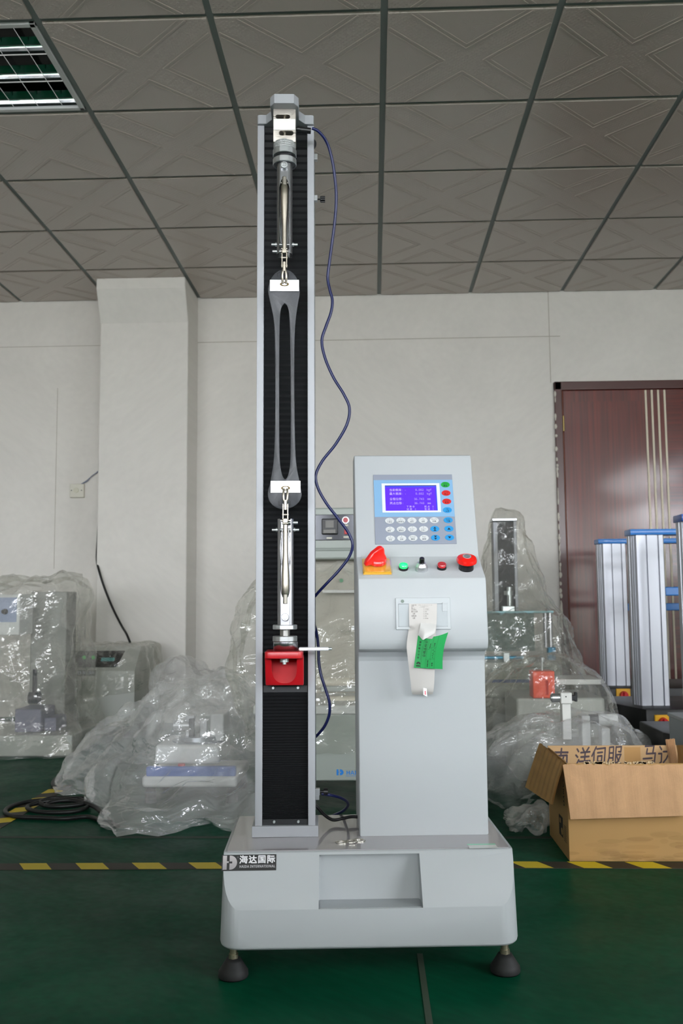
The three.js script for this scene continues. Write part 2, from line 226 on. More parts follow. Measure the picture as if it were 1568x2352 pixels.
{ // the paint joint running towards the camera
  const a = FL(965, 2200), b = FL(983, 2330), d = b.clone().sub(a), L = 3.4, mid = a.clone().addScaledVector(d.clone().normalize(), L / 2 - 0.02);
  const g = box(0.012, 0.0016, L).rotateY(Math.atan2(d.x, d.z)).translate(mid.x, 0.0008, mid.z);
  struct('floor_joint', g, std(0x3c4a3c, 0.7), floor);
  const a2 = FL(0, 1924), b2 = FL(540, 1923); // old dark paint line across the floor
  struct('floor_line', box(2.7, 0.0012, 0.022, (a2.x + b2.x) / 2 + 0.1, 0.0006, (a2.z + b2.z) / 2), std(0x2c3a30, 0.7), floor);
}
const wallMap = noiseTex(512, (u, v) => { const k = 1 + 0.02 * fbm(u, v, 5, 4, 1) + 0.012 * fbm(u, v, 40, 2, 6); return [0.895 * k, 0.88 * k, 0.855 * k]; }, true);
wallMap.repeat.set(0.4, 0.4);
const mWall = std(0xffffff, 0.85, 0, { map: wallMap });
const wallGeo = (pts, holes, depth) => { const s = new THREE.Shape(pts.map(([x, y]) => new THREE.Vector2(x, y))); for (const h of holes) s.holes.push(new THREE.Path(h.map(([x, y]) => new THREE.Vector2(x, y)))); return new THREE.ExtrudeGeometry(s, { depth, bevelEnabled: false }); };
const rect = (x0, y0, x1, y1) => [[x0, y0], [x1, y0], [x1, y1], [x0, y1]];
const dTL = P(1270, 879, -ZB), dLeafL = P(1288, 894, -ZB).x, DW = 0.93, dR = dLeafL + DW + 0.05, dTop = dTL.y;
const wallBack = struct('wall_back', wallGeo(rect(XL, 0, XR, CEIL + 0.12), [rect(dTL.x + 0.012, 0.001, dR - 0.012, dTop - 0.012)], 0.15).translate(0, 0, ZB - 0.15), mWall);
const holes = (side) => WINDOWS.filter((v) => v[3] === side).map(([x, z, w]) => { const c = side ? -z : x; return rect(c - w / 2, SILL, c + w / 2, HEAD); });
struct('wall_right', wallGeo(rect(-ZF - 0.15, 0, -ZB + 0.15, CEIL + 0.12), holes(1), 0.15).rotateY(PI / 2).translate(XR, 0, 0), mWall);
struct('wall_left', wallGeo(rect(-ZF - 0.15, 0, -ZB + 0.15, CEIL + 0.12), holes(2), 0.15).rotateY(PI / 2).translate(XL - 0.15, 0, 0), mWall);
struct('wall_front', wallGeo(rect(XL, 0, XR, CEIL + 0.12), holes(0), 0.15).translate(0, 0, ZF), mWall);
struct('unseen_low_wall', [box(6.6, 0.9, 0.12, XL + 3.3, 0.45, 1.06), box(6.64, 0.03, 0.16, XL + 3.32, 0.915, 1.06)], std(0x5d6660, 0.8));   // unseen low wall behind the camera, placed to shade the base and near floor
{ // hair-line plaster joints on the back wall
  const y1 = P(500, 786, -ZB).y, x1 = P(1262, 800, -ZB).x, mJ = std(0xb4aea2, 0.9);
  struct('wall_joint', box(P(1262, 0, -ZB).x - P(452, 0, -ZB).x, 0.004, 0.003, (P(1262, 0, -ZB).x + P(452, 0, -ZB).x) / 2, y1, ZB + 0.0008), mJ, wallBack);
  struct('wall_joint', box(0.004, CEIL - dTop, 0.003, x1, (CEIL + dTop) / 2, ZB + 0.0008), mJ, wallBack);
  const x2 = P(133, 870, -ZB).x;
  struct('wall_joint', box(0.003, 1.2, 0.0024, x2, 1.55, ZB + 0.0008), mJ, wallBack);
  struct('wall_joint', box(1.5, 0.003, 0.0024, P(100, 795, -ZB).x - 0.2, P(100, 796, -ZB).y, ZB + 0.0008), mJ, wallBack);
}
const mFrameW = std(0xd8dadb, 0.4);
WINDOWS.forEach(([x, z, w, side], i) => {
  const g = new THREE.Group(); g.name = 'window_' + (i + 1); g.userData.kind = 'structure'; scene.add(g);
  const h = HEAD - SILL; g.position.set(side ? x + (side === 2 ? -0.06 : 0.06) : x, (SILL + HEAD) / 2, side ? z : z + 0.06); g.rotation.y = side ? PI / 2 : 0;
  add('window_frame', [box(w, 0.05, 0.06, 0, -h / 2 + 0.025, 0), box(w, 0.05, 0.06, 0, h / 2 - 0.025, 0), box(0.05, h, 0.06, -w / 2 + 0.025, 0, 0), box(0.05, h, 0.06, w / 2 - 0.025, 0, 0), box(0.05, h - 0.1, 0.05, 0, 0, 0)], mFrameW, g);
  add('pane', box(w - 0.1, h - 0.1, 0.004, 0, 0, 0), phys(0xffffff, 0.02, { transmission: 1, thickness: 0, ior: 1.5 }), g);
});
// ceiling: slab, T-bar grid, embossed tiles
const gx = (i) => 0.0593 + 0.6 * i, gz = (j) => -2.971 - 0.6 * j;
const mCeil = std(0xc4bbb0, 0.9);
const ceiling = struct('ceiling', box(XR - XL, 0.1, ZF - ZB, (XL + XR) / 2, CEIL + 0.17, (ZF + ZB) / 2), mCeil);
struct('ceiling_panel', box(XR - XL, 0.11, ZF - gz(-3), (XL + XR) / 2, CEIL + 0.055, (ZF + gz(-3)) / 2), mCeil, ceiling);
{
  const bump = noiseTex(1024, (u, v) => {
    const x = (u - 0.5) * 0.576, y = (v - 0.5) * 0.576, a = Math.abs(x - y) * 0.7071, b = Math.abs(x + y) * 0.7071, s = 0.0145;
    if (Math.min(a, b) < 0.042) { const p = ((x + y) * 0.7071 / s), q = ((x - y) * 0.7071 / s), d = Math.hypot(p - Math.round(p), q - Math.round(q)); const k = 0.45 + 0.55 * Math.max(0, 1 - d / 0.36); return [k, k, k]; }
    const c = 0.105, fx = x - Math.round(x / c) * c, fy = y - Math.round(y / c) * c, th = Math.atan2(fy, fx), r = Math.hypot(fx, fy);
    const k = 0.4 + 0.25 * Math.max(0, Math.sin(th * 16)) * Math.min(1, r / 0.02) * Math.max(0, 1 - r / 0.055) + 0.05 * N3(x * 300, y * 300, 1); return [k, k, k];
  });
  const mTile = phys(0xada197, 0.5, { clearcoat: 1, clearcoatRoughness: 0.3, bumpMap: bump, bumpScale: 0.003 });
  const S = 0.576, ridge = [];
  for (let q = 0; q < 4; q++) for (const sgn of [-1, 1]) for (const [ap, h, w] of [[0.072, 0.002, 0.006], [0.098, 0.0014, 0.005]]) {
    const x0 = 0, y0 = ap, x1 = sgn * (S / 2 - 0.006 - ap), y1 = S / 2 - 0.006, L = Math.hypot(x1 - x0, y1 - y0);
    ridge.push(box(L, h, w).rotateY(-Math.atan2(y1 - y0, x1 - x0)).translate((x0 + x1) / 2, -h / 2, (y0 + y1) / 2).rotateY(q * PI / 2));
  }
  const tileGeo = planarUV(join([rbox(S, 0.024, S, 0.004, 0, 0.012, 0, 1), ...ridge]), 1 / S, 1 / S, 'x', 'z', -S / 2, -S / 2);
  for (let i = -7; i < 5; i++) for (let j = -3; j < 5; j++) {
    if (i === -3 && j === 0) continue;                                // the light fitting sits here
    const m = struct('ceiling_tile', tileGeo, mTile, ceiling), last = j === 4 ? (gz(4) - ZB) / 0.6 : 1;
    m.position.set(gx(i) + 0.3, CEIL - 0.009, last < 1 ? (gz(4) + ZB) / 2 : gz(j) - 0.3); m.scale.z = last;
  }
  const mBar = std(0x7d8583, 0.6);
  for (let i = -7; i <= 5; i++) struct('grid_bar', box(0.024, 0.03, gz(-3) - ZB, gx(i), CEIL + 0.015, (gz(-3) + ZB) / 2), mBar, ceiling);
  const barX = box(0.574, 0.028, 0.024);
  for (let i = -7; i < 5; i++) for (let j = -3; j < 5; j++) { const m = struct('grid_bar', barX, mBar, ceiling); m.position.set(gx(i) + 0.3, CEIL + 0.0145, gz(j)); }
}
{ // pillar with a corbelled head
  const x0 = P(232, 760, 5.62).x, x1 = P(430, 760, 5.62).x, yA = P(330, 742, 5.62).y, yB = P(320, 662, 5.52).y, top = CEIL - 0.0095;
  const prof = [[5.62, 0.0005], [5.62, yA], [5.52, yB], [5.52, top], [-ZB - 0.0005, top], [-ZB - 0.0005, 0.0005]].map(([a, b]) => [a, b]);
  const g = poly(prof, x1 - x0 + 0.01, 0.006, 2).rotateY(PI / 2).translate(x0 - 0.005, 0, 0);   // local x -> -z
  struct('wall_pillar', planarUV(g, 1, 1, 'x', 'y'), mWall);
}
{ // recessed louvre light fitting, switched off
  const x0 = gx(-3) + 0.014, x1 = gx(-2) - 0.014, z0 = gz(0) - 0.014, z1 = gz(1) + 0.014, cx = (x0 + x1) / 2, cz = (z0 + z1) / 2, W = x1 - x0, D = z0 - z1;
  const t = thing('ceiling_light', 'square recessed ceiling light with mirrored louvre, switched off, beside the embossed tiles', 'light', V3(cx, CEIL, cz));
  const mMir = std(0xd9dcdf, 0.12, 1), mIn = std(0x20251f, 0.5, 0.2), mFr = std(0xc9c9c9, 0.45);  // mIn: dark floor mirrored in the housing, put into its colour
  add('frame', [rbox(W, 0.022, 0.022, 0.003, 0, 0.003, D / 2 - 0.011), rbox(W, 0.022, 0.022, 0.003, 0, 0.003, -D / 2 + 0.011), rbox(0.022, 0.022, D, 0.003, W / 2 - 0.011, 0.003, 0), rbox(0.022, 0.022, D, 0.003, -W / 2 + 0.011, 0.003, 0)], mFr, t);
  add('housing', [box(W - 0.02, 0.004, D - 0.02, 0, 0.088, 0), box(0.004, 0.08, D - 0.03, W / 2 - 0.016, 0.048, 0), box(0.004, 0.08, D - 0.03, -W / 2 + 0.016, 0.048, 0), box(W - 0.03, 0.08, 0.004, 0, 0.048, D / 2 - 0.016), box(W - 0.03, 0.08, 0.004, 0, 0.048, -D / 2 + 0.016)], mIn, t);
  const sec = []; for (let k = 0; k <= 8; k++) { const s = k / 8; sec.push([0.004 + 0.026 * s * s, -0.004 + 0.05 * s]); }
  const shape = [...sec.map(([a, b]) => [-a, b]), ...sec.slice().reverse()];
  for (const f of [0.035, 0.33, 0.64, 0.955]) add('louvre_blade', crease(poly(shape, W - 0.05).rotateY(PI / 2).translate(-(W - 0.05) / 2, 0.004, 0), 0.7).translate(0, 0, D / 2 - f * D), mMir, t);
  for (let k = 0; k < 5; k++) add('louvre_fin', box(0.0025, 0.038, D - 0.05, -W / 2 + 0.085 + k * 0.1, 0.02, 0), mMir, t);
}
{ // red-brown door with four pale inlaid strips
  const g = new THREE.Group(); g.name = 'door_1'; g.userData.kind = 'structure'; scene.add(g);
  const grain = noiseTex(512, (u, v) => { const k = 1 + 0.13 * tileNoise(u, v * 0.0 + 0.1, 60, 3) * 0.8 + 0.12 * N3(u * 34, v * 3, 2) + 0.06 * N3(u * 140, v * 6, 4); return [0.38 * k, 0.11 * k, 0.075 * k]; }, true);
  grain.repeat.set(1.1, 0.5);
  const grainX = grain.clone(); grainX.rotation = PI / 2; grainX.needsUpdate = true;
  const wood = { clearcoat: 0.75, clearcoatRoughness: 0.1 };
  const mWood = phys(0xffffff, 0.4, { map: grain, ...wood }), mWoodX = phys(0xffffff, 0.4, { map: grainX, ...wood }), mFr = phys(0x4a1a14, 0.4, { clearcoat: 0.6, clearcoatRoughness: 0.2 });
  const z = ZB + 0.012, fw = dLeafL - dTL.x, lt = dTop - 0.062;
  add('door_frame', [rbox(fw, dTop, 0.12, 0.006, dTL.x + fw / 2, dTop / 2, z - 0.04), rbox(fw, dTop, 0.12, 0.006, dR - fw / 2, dTop / 2, z - 0.04), rbox(dR - dTL.x, 0.058, 0.12, 0.006, (dR + dTL.x) / 2, dTop - 0.029, z - 0.04), box(dR - dTL.x - 0.02, dTop - 0.01, 0.01, (dR + dTL.x) / 2, dTop / 2, z - 0.095)], mFr, g);
  const sx = [1479, 1493, 1507.5, 1522].map((p) => P(p, 890, -ZB).x), xS = (sx[0] + sx[3]) / 2, leaf = partGroup('door_leaf', g);
  const leafR = dR - fw - 0.003, L0 = dLeafL + 0.006;
  add('leaf_panel', planarUV(rbox(sx[3] - L0, lt, 0.04, 0.004, (sx[3] + L0) / 2, lt / 2 + 0.004, z - 0.012), 1, 1, 'x', 'y'), mWood, leaf);
  add('leaf_panel', planarUV(rbox(leafR - sx[3] - 0.002, lt, 0.04, 0.004, (leafR + sx[3]) / 2, lt / 2 + 0.004, z - 0.012), 1, 1, 'x', 'y'), mWoodX, leaf);
  for (const x of sx) add('inlay_strip', rbox(0.0125, lt - 0.01, 0.008, 0.002, x, lt / 2 + 0.004, z + 0.01), std(0xe2d8c2, 0.45), leaf);
  add('hinge', [cylAt(0.007, 0.007, 0.1, 'y', dLeafL + 0.003, P(1290, 975, -ZB).y, z + 0.02, 12)], std(0xa08a5a, 0.35, 0.8), leaf);
  add('edge_strip', box(0.006, lt, 0.03, dLeafL + 0.003, lt / 2 + 0.004, z - 0.012), std(0x8a4a28, 0.5), leaf);
  // ragged plaster along the frame
  const r = seeded(5), pl = [];
  for (let k = 0; k < 46; k++) { const y = 0.5 + (dTop - 0.55) * r(), h = 0.02 + 0.09 * r() * r(), w = 0.003 + 0.008 * r(); pl.push(new THREE.SphereGeometry(1, 7, 5).scale(w, h / 2, 0.004).translate(dTL.x + 0.002 + 0.004 * r(), y, z + 0.018)); }
  struct('plaster_edge', pl, std(0xcfc9bd, 0.9), g).userData.kind = 'stuff';
}
// yellow and black tape on the floor
{
  const mY = std(0xd8be1c, 0.55), mK = std(0x2f2a20, 0.6);
  const stripe = (len, slant, w) => poly([[0, 0], [len, 0], [len + slant, w], [slant, w]], 0.0006).rotateX(PI / 2).translate(0, 0.0016, 0);
  const run = (a, b, w, name, label, phase) => {
    const d = b.clone().sub(a), L = d.length(), t = thing(name, label, 'tape', a, Math.atan2(-d.z, d.x));
    add('backing', box(L, 0.0014, w, L / 2, 0.0007, 0), mK, t);
    const g = stripe(0.078, 0.035, w * 0.98).translate(0, 0, -w / 2);
    for (let x = 0.01 + phase; x < L - 0.12; x += 0.161) add('stripe', g.clone().translate(x, 0, 0), mY, t);
    return t;
  };
  run(FL(-120, 1992), FL(560, 1989), 0.062, 'hazard_tape', 'yellow and black hazard tape across the floor, running under the white machine', 0.02);
  run(FL(1140, 1987), FL(1700, 1989), 0.062, 'hazard_tape', 'yellow and black hazard tape in front of the cardboard box', 0.03);
  run(FL(-60, 1925), FL(150, 1803), 0.07, 'hazard_tape', 'yellow and black hazard tape lying under the coiled black cable', 0.0);
}
{ // wall switch and loose wires on the left of the pillar
  const c = P(179, 1128, -ZB), s = -ZB / FOCAL;
  const t = thing('wall_switch', 'square white wall switch with round button beside the pillar', 'switch', V3(c.x, c.y, ZB));
  const mSw = std(0xd9d6c8, 0.35);
  add('plate', rbox(33 * s, 32 * s, 0.026, 0.005, 0, 0, 0.0135), mSw, t);
  add('button', cylAt(0.017, 0.018, 0.008, 'z', -0.004, 0.003, 0.029), std(0xd2cfbc, 0.3), t);
  for (const x of [-0.034, 0.032]) add('screw', cylAt(0.004, 0.004, 0.003, 'z', x, 0.002, 0.027, 12), std(0x6f7068, 0.5), t);
  const w = [[187, 1112], [200, 1105], [210, 1094], [220, 1087], [228, 1083], [234, 1084]].map(([a, b], i) => P(a, b, -ZB - 0.012 - (i % 2) * 0.006)), w2 = w.map((p, i) => p.clone().add(V3(0, 0.004 * Math.sin(i * 2), 0.006)));
  w.push(P(236, 1090, 5.95)); w2.push(P(236, 1092, 5.93));
  tag(add('switch_wire', [tube(w, 0.003, 50, 6), tube(w2, 0.0026, 50, 6)], std(0x8d93a6, 0.5)), 'thin grey twisted wire from the wall switch to the pillar', 'wire');
  const k = [[228, 1150, 5.92], [227, 1180, 5.9], [224, 1240, 5.86], [222, 1280, 5.75], [226, 1306, 5.6], [238, 1345, 5.58], [258, 1395, 5.56], [278, 1435, 5.5], [294, 1464, 5.4], [305, 1500, 5.45], [310, 1600, 5.5], [316, 1672, 5.52]].map((a) => P(...a));
  tag(add('black_cable', tube(k, 0.0068, 120, 8), std(0x0b0c0c, 0.5)), 'black cable hanging down the wall in front of the pillar', 'cord');
}
// ---------------------------------------------------------------- the tensile tester
const paint = { clearcoat: 0.1, clearcoatRoughness: 0.25 };
const mPaint = phys(0xb1b5b8, 0.55, paint), mTop = phys(0x9c979a, 0.4, { clearcoat: 1, clearcoatRoughness: 0.06 });
const brush = noiseTex(256, (u, v) => { const k = 0.5 + 0.3 * N3(u * 3, v * 180, 5) + 0.2 * N3(u * 9, v * 60, 9); return [k, k, k]; });
const mRail = std(0xa0a2a7, 0.5, 0.15), mAlu = std(0xc4c7ca, 0.34, 0.9), mChrome = std(0xc2c2c7, 0.26, 1), mSteel = std(0xc9c2ba, 0.38, 0.85, { bumpMap: brush, bumpScale: 0.0002 });
const mNickel = std(0xb9b1a4, 0.36, 1), mDark = std(0x14161a, 0.5), mBellow = std(0x121316, 0.55), mZinc = std(0xc2c8c8, 0.35, 0.8), mBlackPl = std(0x111114, 0.38);
const mRed = phys(0xc0101d, 0.42, { clearcoat: 0.4, clearcoatRoughness: 0.25 }), mCable = std(0x0e184c, 0.38);
const tester = thing('tensile_tester', 'white single-column tensile testing machine with a black bellows column and a slanted control console', 'machine', ORG.clone(), TH);

// base
{
  const A = poly(rrect(-0.2985, 0, 0.2985, 0.366, 0.05, 10), 0.21, 0.01, 3).rotateX(-PI / 2).translate(0, 0.062, 0);
  const B = poly(roundedPts([[0.0006, 0.03, 0], [0.0006, 0.1395, 0.01], [0.04, 0.24, 0.007], [0.345, 0.24, 0.006], [0.38, 0.2, 0], [0.38, 0.03, 0]], 5), 0.8).rotateY(PI / 2).translate(-0.4, 0, 0);
  let g = csg(A, B, INTERSECTION);
  const xl = ML(731, 1990, -0.05).x, xr = ML(964, 1990, -0.05).x;
  const C = poly(rrect(xl, -0.055, xr, 0.1, 0.004, 4), 0.094).rotateX(PI / 2).translate(0, 0.2335, 0);
  g = csg(g, C, SUBTRACTION);
  const p = g.attributes.position; // the upper part tapers slightly
  for (let i = 0; i < p.count; i++) { const k = Math.max(0, Math.min(1, (p.getY(i) - 0.14) / 0.1)); p.setX(i, p.getX(i) * (1 - 0.022 * k)); }
  const base = partGroup('base', tester);
  add('base_shell', crease(g, 0.42), mPaint, base);
  add('tray_floor', box(xr - xl - 0.006, 0.0012, 0.05, (xl + xr) / 2, 0.1402, -0.029), std(0xa9adb0, 0.3, 0.4), base);
  add('top_plate', poly(rrect(-0.286, 0.046, 0.286, 0.342, 0.004, 3), 0.0016).rotateX(-PI / 2).translate(0, 0.24, 0), mTop, base);
  for (const [x, z] of [[-0.2715, -0.04], [0.2715, -0.04], [-0.2715, -0.325], [0.2715, -0.325]]) {
    add('levelling_foot', lathe([[0, 0], [0.0285, 0], [0.03, 0.003], [0.0295, 0.012], [0.026, 0.017], [0.0175, 0.03], [0.0135, 0.036], [0, 0.036]]).translate(x, 0.0005, z), std(0x1d1d1e, 0.65), base);
    add('foot_nut', [cylAt(0.0105, 0.0105, 0.008, 'y', x, 0.0405, z, 6), cylAt(0.0075, 0.0075, 0.03, 'y', x, 0.057, z, 16)], std(0xa09882, 0.4, 0.85), base);
  }
  // maker's plate on the sloping front
  const n = V3(0, 0.37, 0.929).normalize(), p0 = V3(0, 0.2, -0.0244), a = MP(510, 1964, p0, n), b = MP(634, 1999, p0, n);
  const tex = canvasTex(1024, 288, (x, w, h) => {
    x.clearRect(0, 0, w, h);
    x.fillStyle = '#100e10'; x.fillRect(310, 0, w - 316, h - 40); x.fillRect(0, 0, 320, h - 8); 
    const gr = x.createLinearGradient(0, 0, 0, h); gr.addColorStop(0, '#b9b2b4'); gr.addColorStop(1, '#8f8a8d');
    emblem(x, 20, 14, h - 36, gr); x.font = '46px sans-serif'; x.fillStyle = '#77777b'; x.fillText('®', 282, 62);
    let px = 336; for (const ch of '海达国际') { strokeText(x, ch, px, 12, 146, 21, '#d8d6da'); px += 171; }
    x.font = 'bold 66px sans-serif'; x.fillStyle = '#a9a7ab'; x.save(); x.translate(330, 236); x.scale(676 / x.measureText('HAIDA INTERNATIONAL').width, 1); x.fillText('HAIDA INTERNATIONAL', 0, 0); x.restore();
  });
  const W = b.x - a.x, H = Math.hypot(a.y - b.y, a.z - b.z), g2 = planarUV(box(W, H, 0.0012), 1 / W, 1 / H, 'x', 'y', -W / 2, -H / 2), c = a.clone().add(b).multiplyScalar(0.5);
  const m = add('maker_plate', g2.rotateX(-Math.atan2(n.y, n.z)).translate(c.x, c.y, c.z).translate(0, 0.0003, 0.0006), std(0xffffff, 0.35, 0.2, { map: tex }), base);
  m.userData.label = 'black maker plate reading 海达国际 HAIDA INTERNATIONAL';
  // clear sticker with a green edge
  const s1 = ML(1075, 1938, -0.09), st = [MP(1072, 1938.5, V3(0, 0.2417, 0), V3(0, 1, 0)), MP(1143, 1947.5, V3(0, 0.2417, 0), V3(0, 1, 0))], sw = st[1].x - st[0].x, sd = st[1].z - st[0].z;
  add('sticker', planarUV(box(sw, 0.0004, sd, (st[0].x + st[1].x) / 2, 0.2418, (st[0].z + st[1].z) / 2), 1 / sw, 1 / sd, 'x', 'z', st[0].x, st[0].z), phys(0xffffff, 0.15, { map: canvasTex(128, 64, (x) => { x.fillStyle = '#d3d6d3'; x.fillRect(0, 0, 128, 64); x.fillStyle = '#8fd0b0'; x.fillRect(0, 44, 128, 20); }) }), base);
}
// column
const TILT = -0.0034, COL = V3(-0.1725, 0.2416, -0.145);
const column = partGroup('column', tester, COL); column.rotation.z = TILT;
const yc = (py, z = -0.15) => ML(655, py, z).y - COL.y;                // height in the column for a row of the photograph
const yCap = 1.8277 - COL.y;
{
  add('foot_plate', rbox(0.1415, 0.0232, 0.1, 0.0012, 0, 0.0117, -0.05), mRail, column);
  for (const s of [-1, 1]) {
    const xs = [[0.0492, 0], [0.0646, 0], [0.0646, 0.08], [0.0492, 0.08]].map(([x, z]) => [x, z]);
    const outline = roundedPts([[0.0492, 0.075, 0.001], [0.0492, 0.005, 0.0008], [0.0645, 0.005, 0.0012], [0.0645, 0.024, 0], [0.0628, 0.0245, 0], [0.0628, 0.0285, 0], [0.0645, 0.029, 0], [0.0645, 0.075, 0.001]], 3);
    add('rail', crease(poly(outline.map(([x, z]) => [s * x, z]), yCap - 0.0232).rotateX(-PI / 2).translate(0, 0.0232, 0), 0.5), mRail, column);
  }
  add('back_panel', box(0.0984, yCap - 0.0232, 0.006, 0, (yCap + 0.0232) / 2, -0.066), mDark, column);
  // bellows: folded strip between the rails
  const fold = (y0, y1, p0, p1, d0, d1) => {                           // pitch and depth change along the way
    const pts = []; let y = y0, up = true; const pos = [];
    while (y < y1) { const k = (y - y0) / (y1 - y0); pts.push([y, up ? 0 : -(d0 + (d1 - d0) * k)]); y += (p0 + (p1 - p0) * k) / 2; up = !up; }
    pts.push([y1, -0.004]);
    const s = [[y0, -0.02], ...pts, [y1, -0.02]].map(([a, b]) => [-b, a]);   // shape x = -z
    return crease(poly(s, 0.0978).rotateY(PI / 2).translate(-0.0489, 0, -0.0105), 0.25);
  };
  const yRedT = yc(1500), yRedB = yc(1592);
  add('bellows', fold(0.0345, yRedB, 0.0024, 0.0078, 0.002, 0.005), mBellow, column);
  add('bellows', fold(yRedT, yCap - 0.001, 0.0104, 0.0178, 0.0062, 0.0052), mBellow, column);
  add('clip_bar', rbox(0.097, 0.012, 0.004, 0.001, 0, 0.0295, -0.0125), mDark, column); add('clip_bar', rbox(0.097, 0.016, 0.004, 0.001, 0, yc(1583), -0.0125), mDark, column);
  for (const x of [-0.0235, 0.0282]) { add('screw', [cylAt(0.0026, 0.0026, 0.005, 'z', x, 0.031, -0.009, 14), cylAt(0.0026, 0.0012, 0.003, 'z', x, 0.031, -0.005, 14)], mZinc, column); }
  for (const x of [-0.0262, 0.0275]) add('screw', [cylAt(0.0027, 0.0027, 0.008, 'z', x, yc(1580), -0.008, 14)], mZinc, column);
  // head bracket
  const plan = roundedPts([[-0.0645, 0.075, 0.004], [-0.0645, -0.004, 0.006], [-0.0445, -0.004, 0.001], [-0.0312, -0.022, 0.001], [-0.0312, -0.077, 0], [-0.0214, -0.0925, 0], [0.0214, -0.0925, 0], [0.0312, -0.077, 0], [0.0312, -0.022, 0.001], [0.0445, -0.004, 0.001], [0.0645, -0.004, 0.006], [0.0645, 0.075, 0.004]], 4);
  add('head_bracket', crease(poly(plan, 0.0215, 0.0008, 1).rotateX(-PI / 2).translate(0, yCap, 0), 0.45), mRail, column);
  add('head_bolt', [cylAt(0.0055, 0.0055, 0.004, 'y', 0, yCap + 0.0235, 0.05, 18)], mZinc, column);
  // S-shaped load cell
  const zf = 0.069, yl = (py) => ML(655, py, -0.076).y - COL.y, yb = yl(325.5), xx = (px) => ML(px, 300, -0.076).x - COL.x - TILT * -0 - 0.0045;
  const body = rbox(0.0495, yCap - yb, 0.031, 0.0008, 0, (yCap + yb) / 2, zf - 0.0155);
  const s1 = [yl(272.6), yl(263.4)], s2 = [yl(311), yl(300.2)];
  const slot = (y, x0, x1) => rbox(x1 - x0, y[1] - y[0], 0.06, (y[1] - y[0]) * 0.49, (x0 + x1) / 2, (y[0] + y[1]) / 2, zf - 0.015, 5);
  let cell = csg(body, slot(s1, -0.02, 0.0125), SUBTRACTION);
  cell = csg(cell, slot(s2, -0.0125, 0.02), SUBTRACTION);
  cell = csg(cell, box(0.02, 0.0013, 0.06, -0.024, (s1[0] + s1[1]) / 2, zf - 0.015), SUBTRACTION);
  cell = csg(cell, box(0.02, 0.0013, 0.06, 0.024, (s2[0] + s2[1]) / 2, zf - 0.015), SUBTRACTION);
  add('load_cell', crease(cell, 0.5), mSteel, column);
  add('load_cell_plate', rbox(0.0488, s1[0] - s2[1] - 0.002, 0.002, 0.0008, 0, (s1[0] + s2[1]) / 2, zf + 0.0006), std(0xe4e2df, 0.4, 0.55, { bumpMap: brush, bumpScale: 0.0002 }), column);
  for (const y of [s1, s2]) add('load_cell_bolt', [cylAt(0.0032, 0.0032, y[1] - y[0], 'y', 0, (y[0] + y[1]) / 2, zf - 0.012, 16), ...[0.2, 0.5, 0.8].map((k) => cylAt(0.0037, 0.0037, 0.0009, 'y', 0, y[0] + (y[1] - y[0]) * k, zf - 0.012, 16))], mNickel, column);
  add('connector', [cylAt(0.004, 0.004, 0.004, 'x', 0.0265, yl(289), zf - 0.014, 6), cyl(0.0066, 0.0075, 0.03, 'x', 18).rotateZ(-0.1).translate(0.043, yl(291.5), zf - 0.014), cylAt(0.0078, 0.0078, 0.004, 'x', 0.031, yl(290), zf - 0.014, 18)], mBlackPl, column);
  // red crosshead bracket
  const yp0 = ML(655, 1513, -0.055).y - COL.y, yp1 = ML(655, 1497, -0.055).y - COL.y, yb0 = ML(655, 1573, -0.13).y - COL.y;
  add('crosshead_bracket', [
    crease(poly(roundedPts([[-0.0395, 0.004, 0], [-0.0395, -0.0905, 0.012], [0.0395, -0.0905, 0.012], [0.0395, 0.004, 0]], 6), yp1 - yp0, 0.0022, 3).rotateX(-PI / 2).translate(0, yp0, 0), 0.5),
    crease(csg(poly(roundedPts([[0.012, yb0, 0], [-0.03, yb0, 0.006], [-0.064, yp0 + 0.002, 0], [0.012, yp0 + 0.002, 0]], 4), 0.0808, 0.002, 2).rotateY(PI / 2).translate(-0.0404, 0, 0),
      poly(roundedPts([[-0.0265, 0.07, 0], [-0.0268, -0.067, 0.03], [0.0268, -0.067, 0.03], [0.0265, 0.07, 0]], 8), 0.16).rotateX(-0.34).translate(0, yp0 + 0.004, 0.0), SUBTRACTION), 0.5)], mRed, column);
  add('bracket_nut', [cylAt(0.0105, 0.0105, 0.009, 'y', 0.0005, yp0 - 0.0048, 0.054, 6), cylAt(0.0042, 0.0042, 0.013, 'y', 0.0005, yp0 - 0.0075, 0.054, 16)], mZinc, column);
  const yr0 = yp1, yr1 = ML(655, 1475, -0.065).y - COL.y;
  add('chrome_socket', lathe([[0, 0], [0.0258, 0], [0.0258, yr1 - yr0 - 0.0006], [0.0252, yr1 - yr0], [0, yr1 - yr0]], 48).translate(0.0028, yr0, 0.054), mChrome, column);
  const h0 = ML(680, 1491.5, -0.06).x - COL.x + 0.002, h1 = ML(753, 1491.5, -0.06).x - COL.x + 0.002, hy = ML(700, 1491.5, -0.06).y - COL.y;
  add('locking_lever', [rbox(h1 - h0 - 0.003, 0.0072, 0.02, 0.003, (h0 + h1) / 2, hy, 0.066, 3)], std(0xf0eff2, 0.35, 0.1), column);
  add('lever_pin', [cylAt(0.0028, 0.0028, 0.008, 'x', h1 + 0.001, hy, 0.066, 14)], mZinc, column);
  // stops on the side of the column
  const side = (px, py, z) => { const q = ML(px, py, z); return V3(q.x - COL.x - TILT * (q.y - COL.y) * -1 * 0, q.y - COL.y, q.z - COL.z).sub(V3(-TILT * 0, 0, 0)); };
  const place = (px, py, z) => { const q = ML(px, py, z); const dy = q.y - COL.y; return V3(q.x - COL.x + TILT * dy, dy, z - COL.z); };
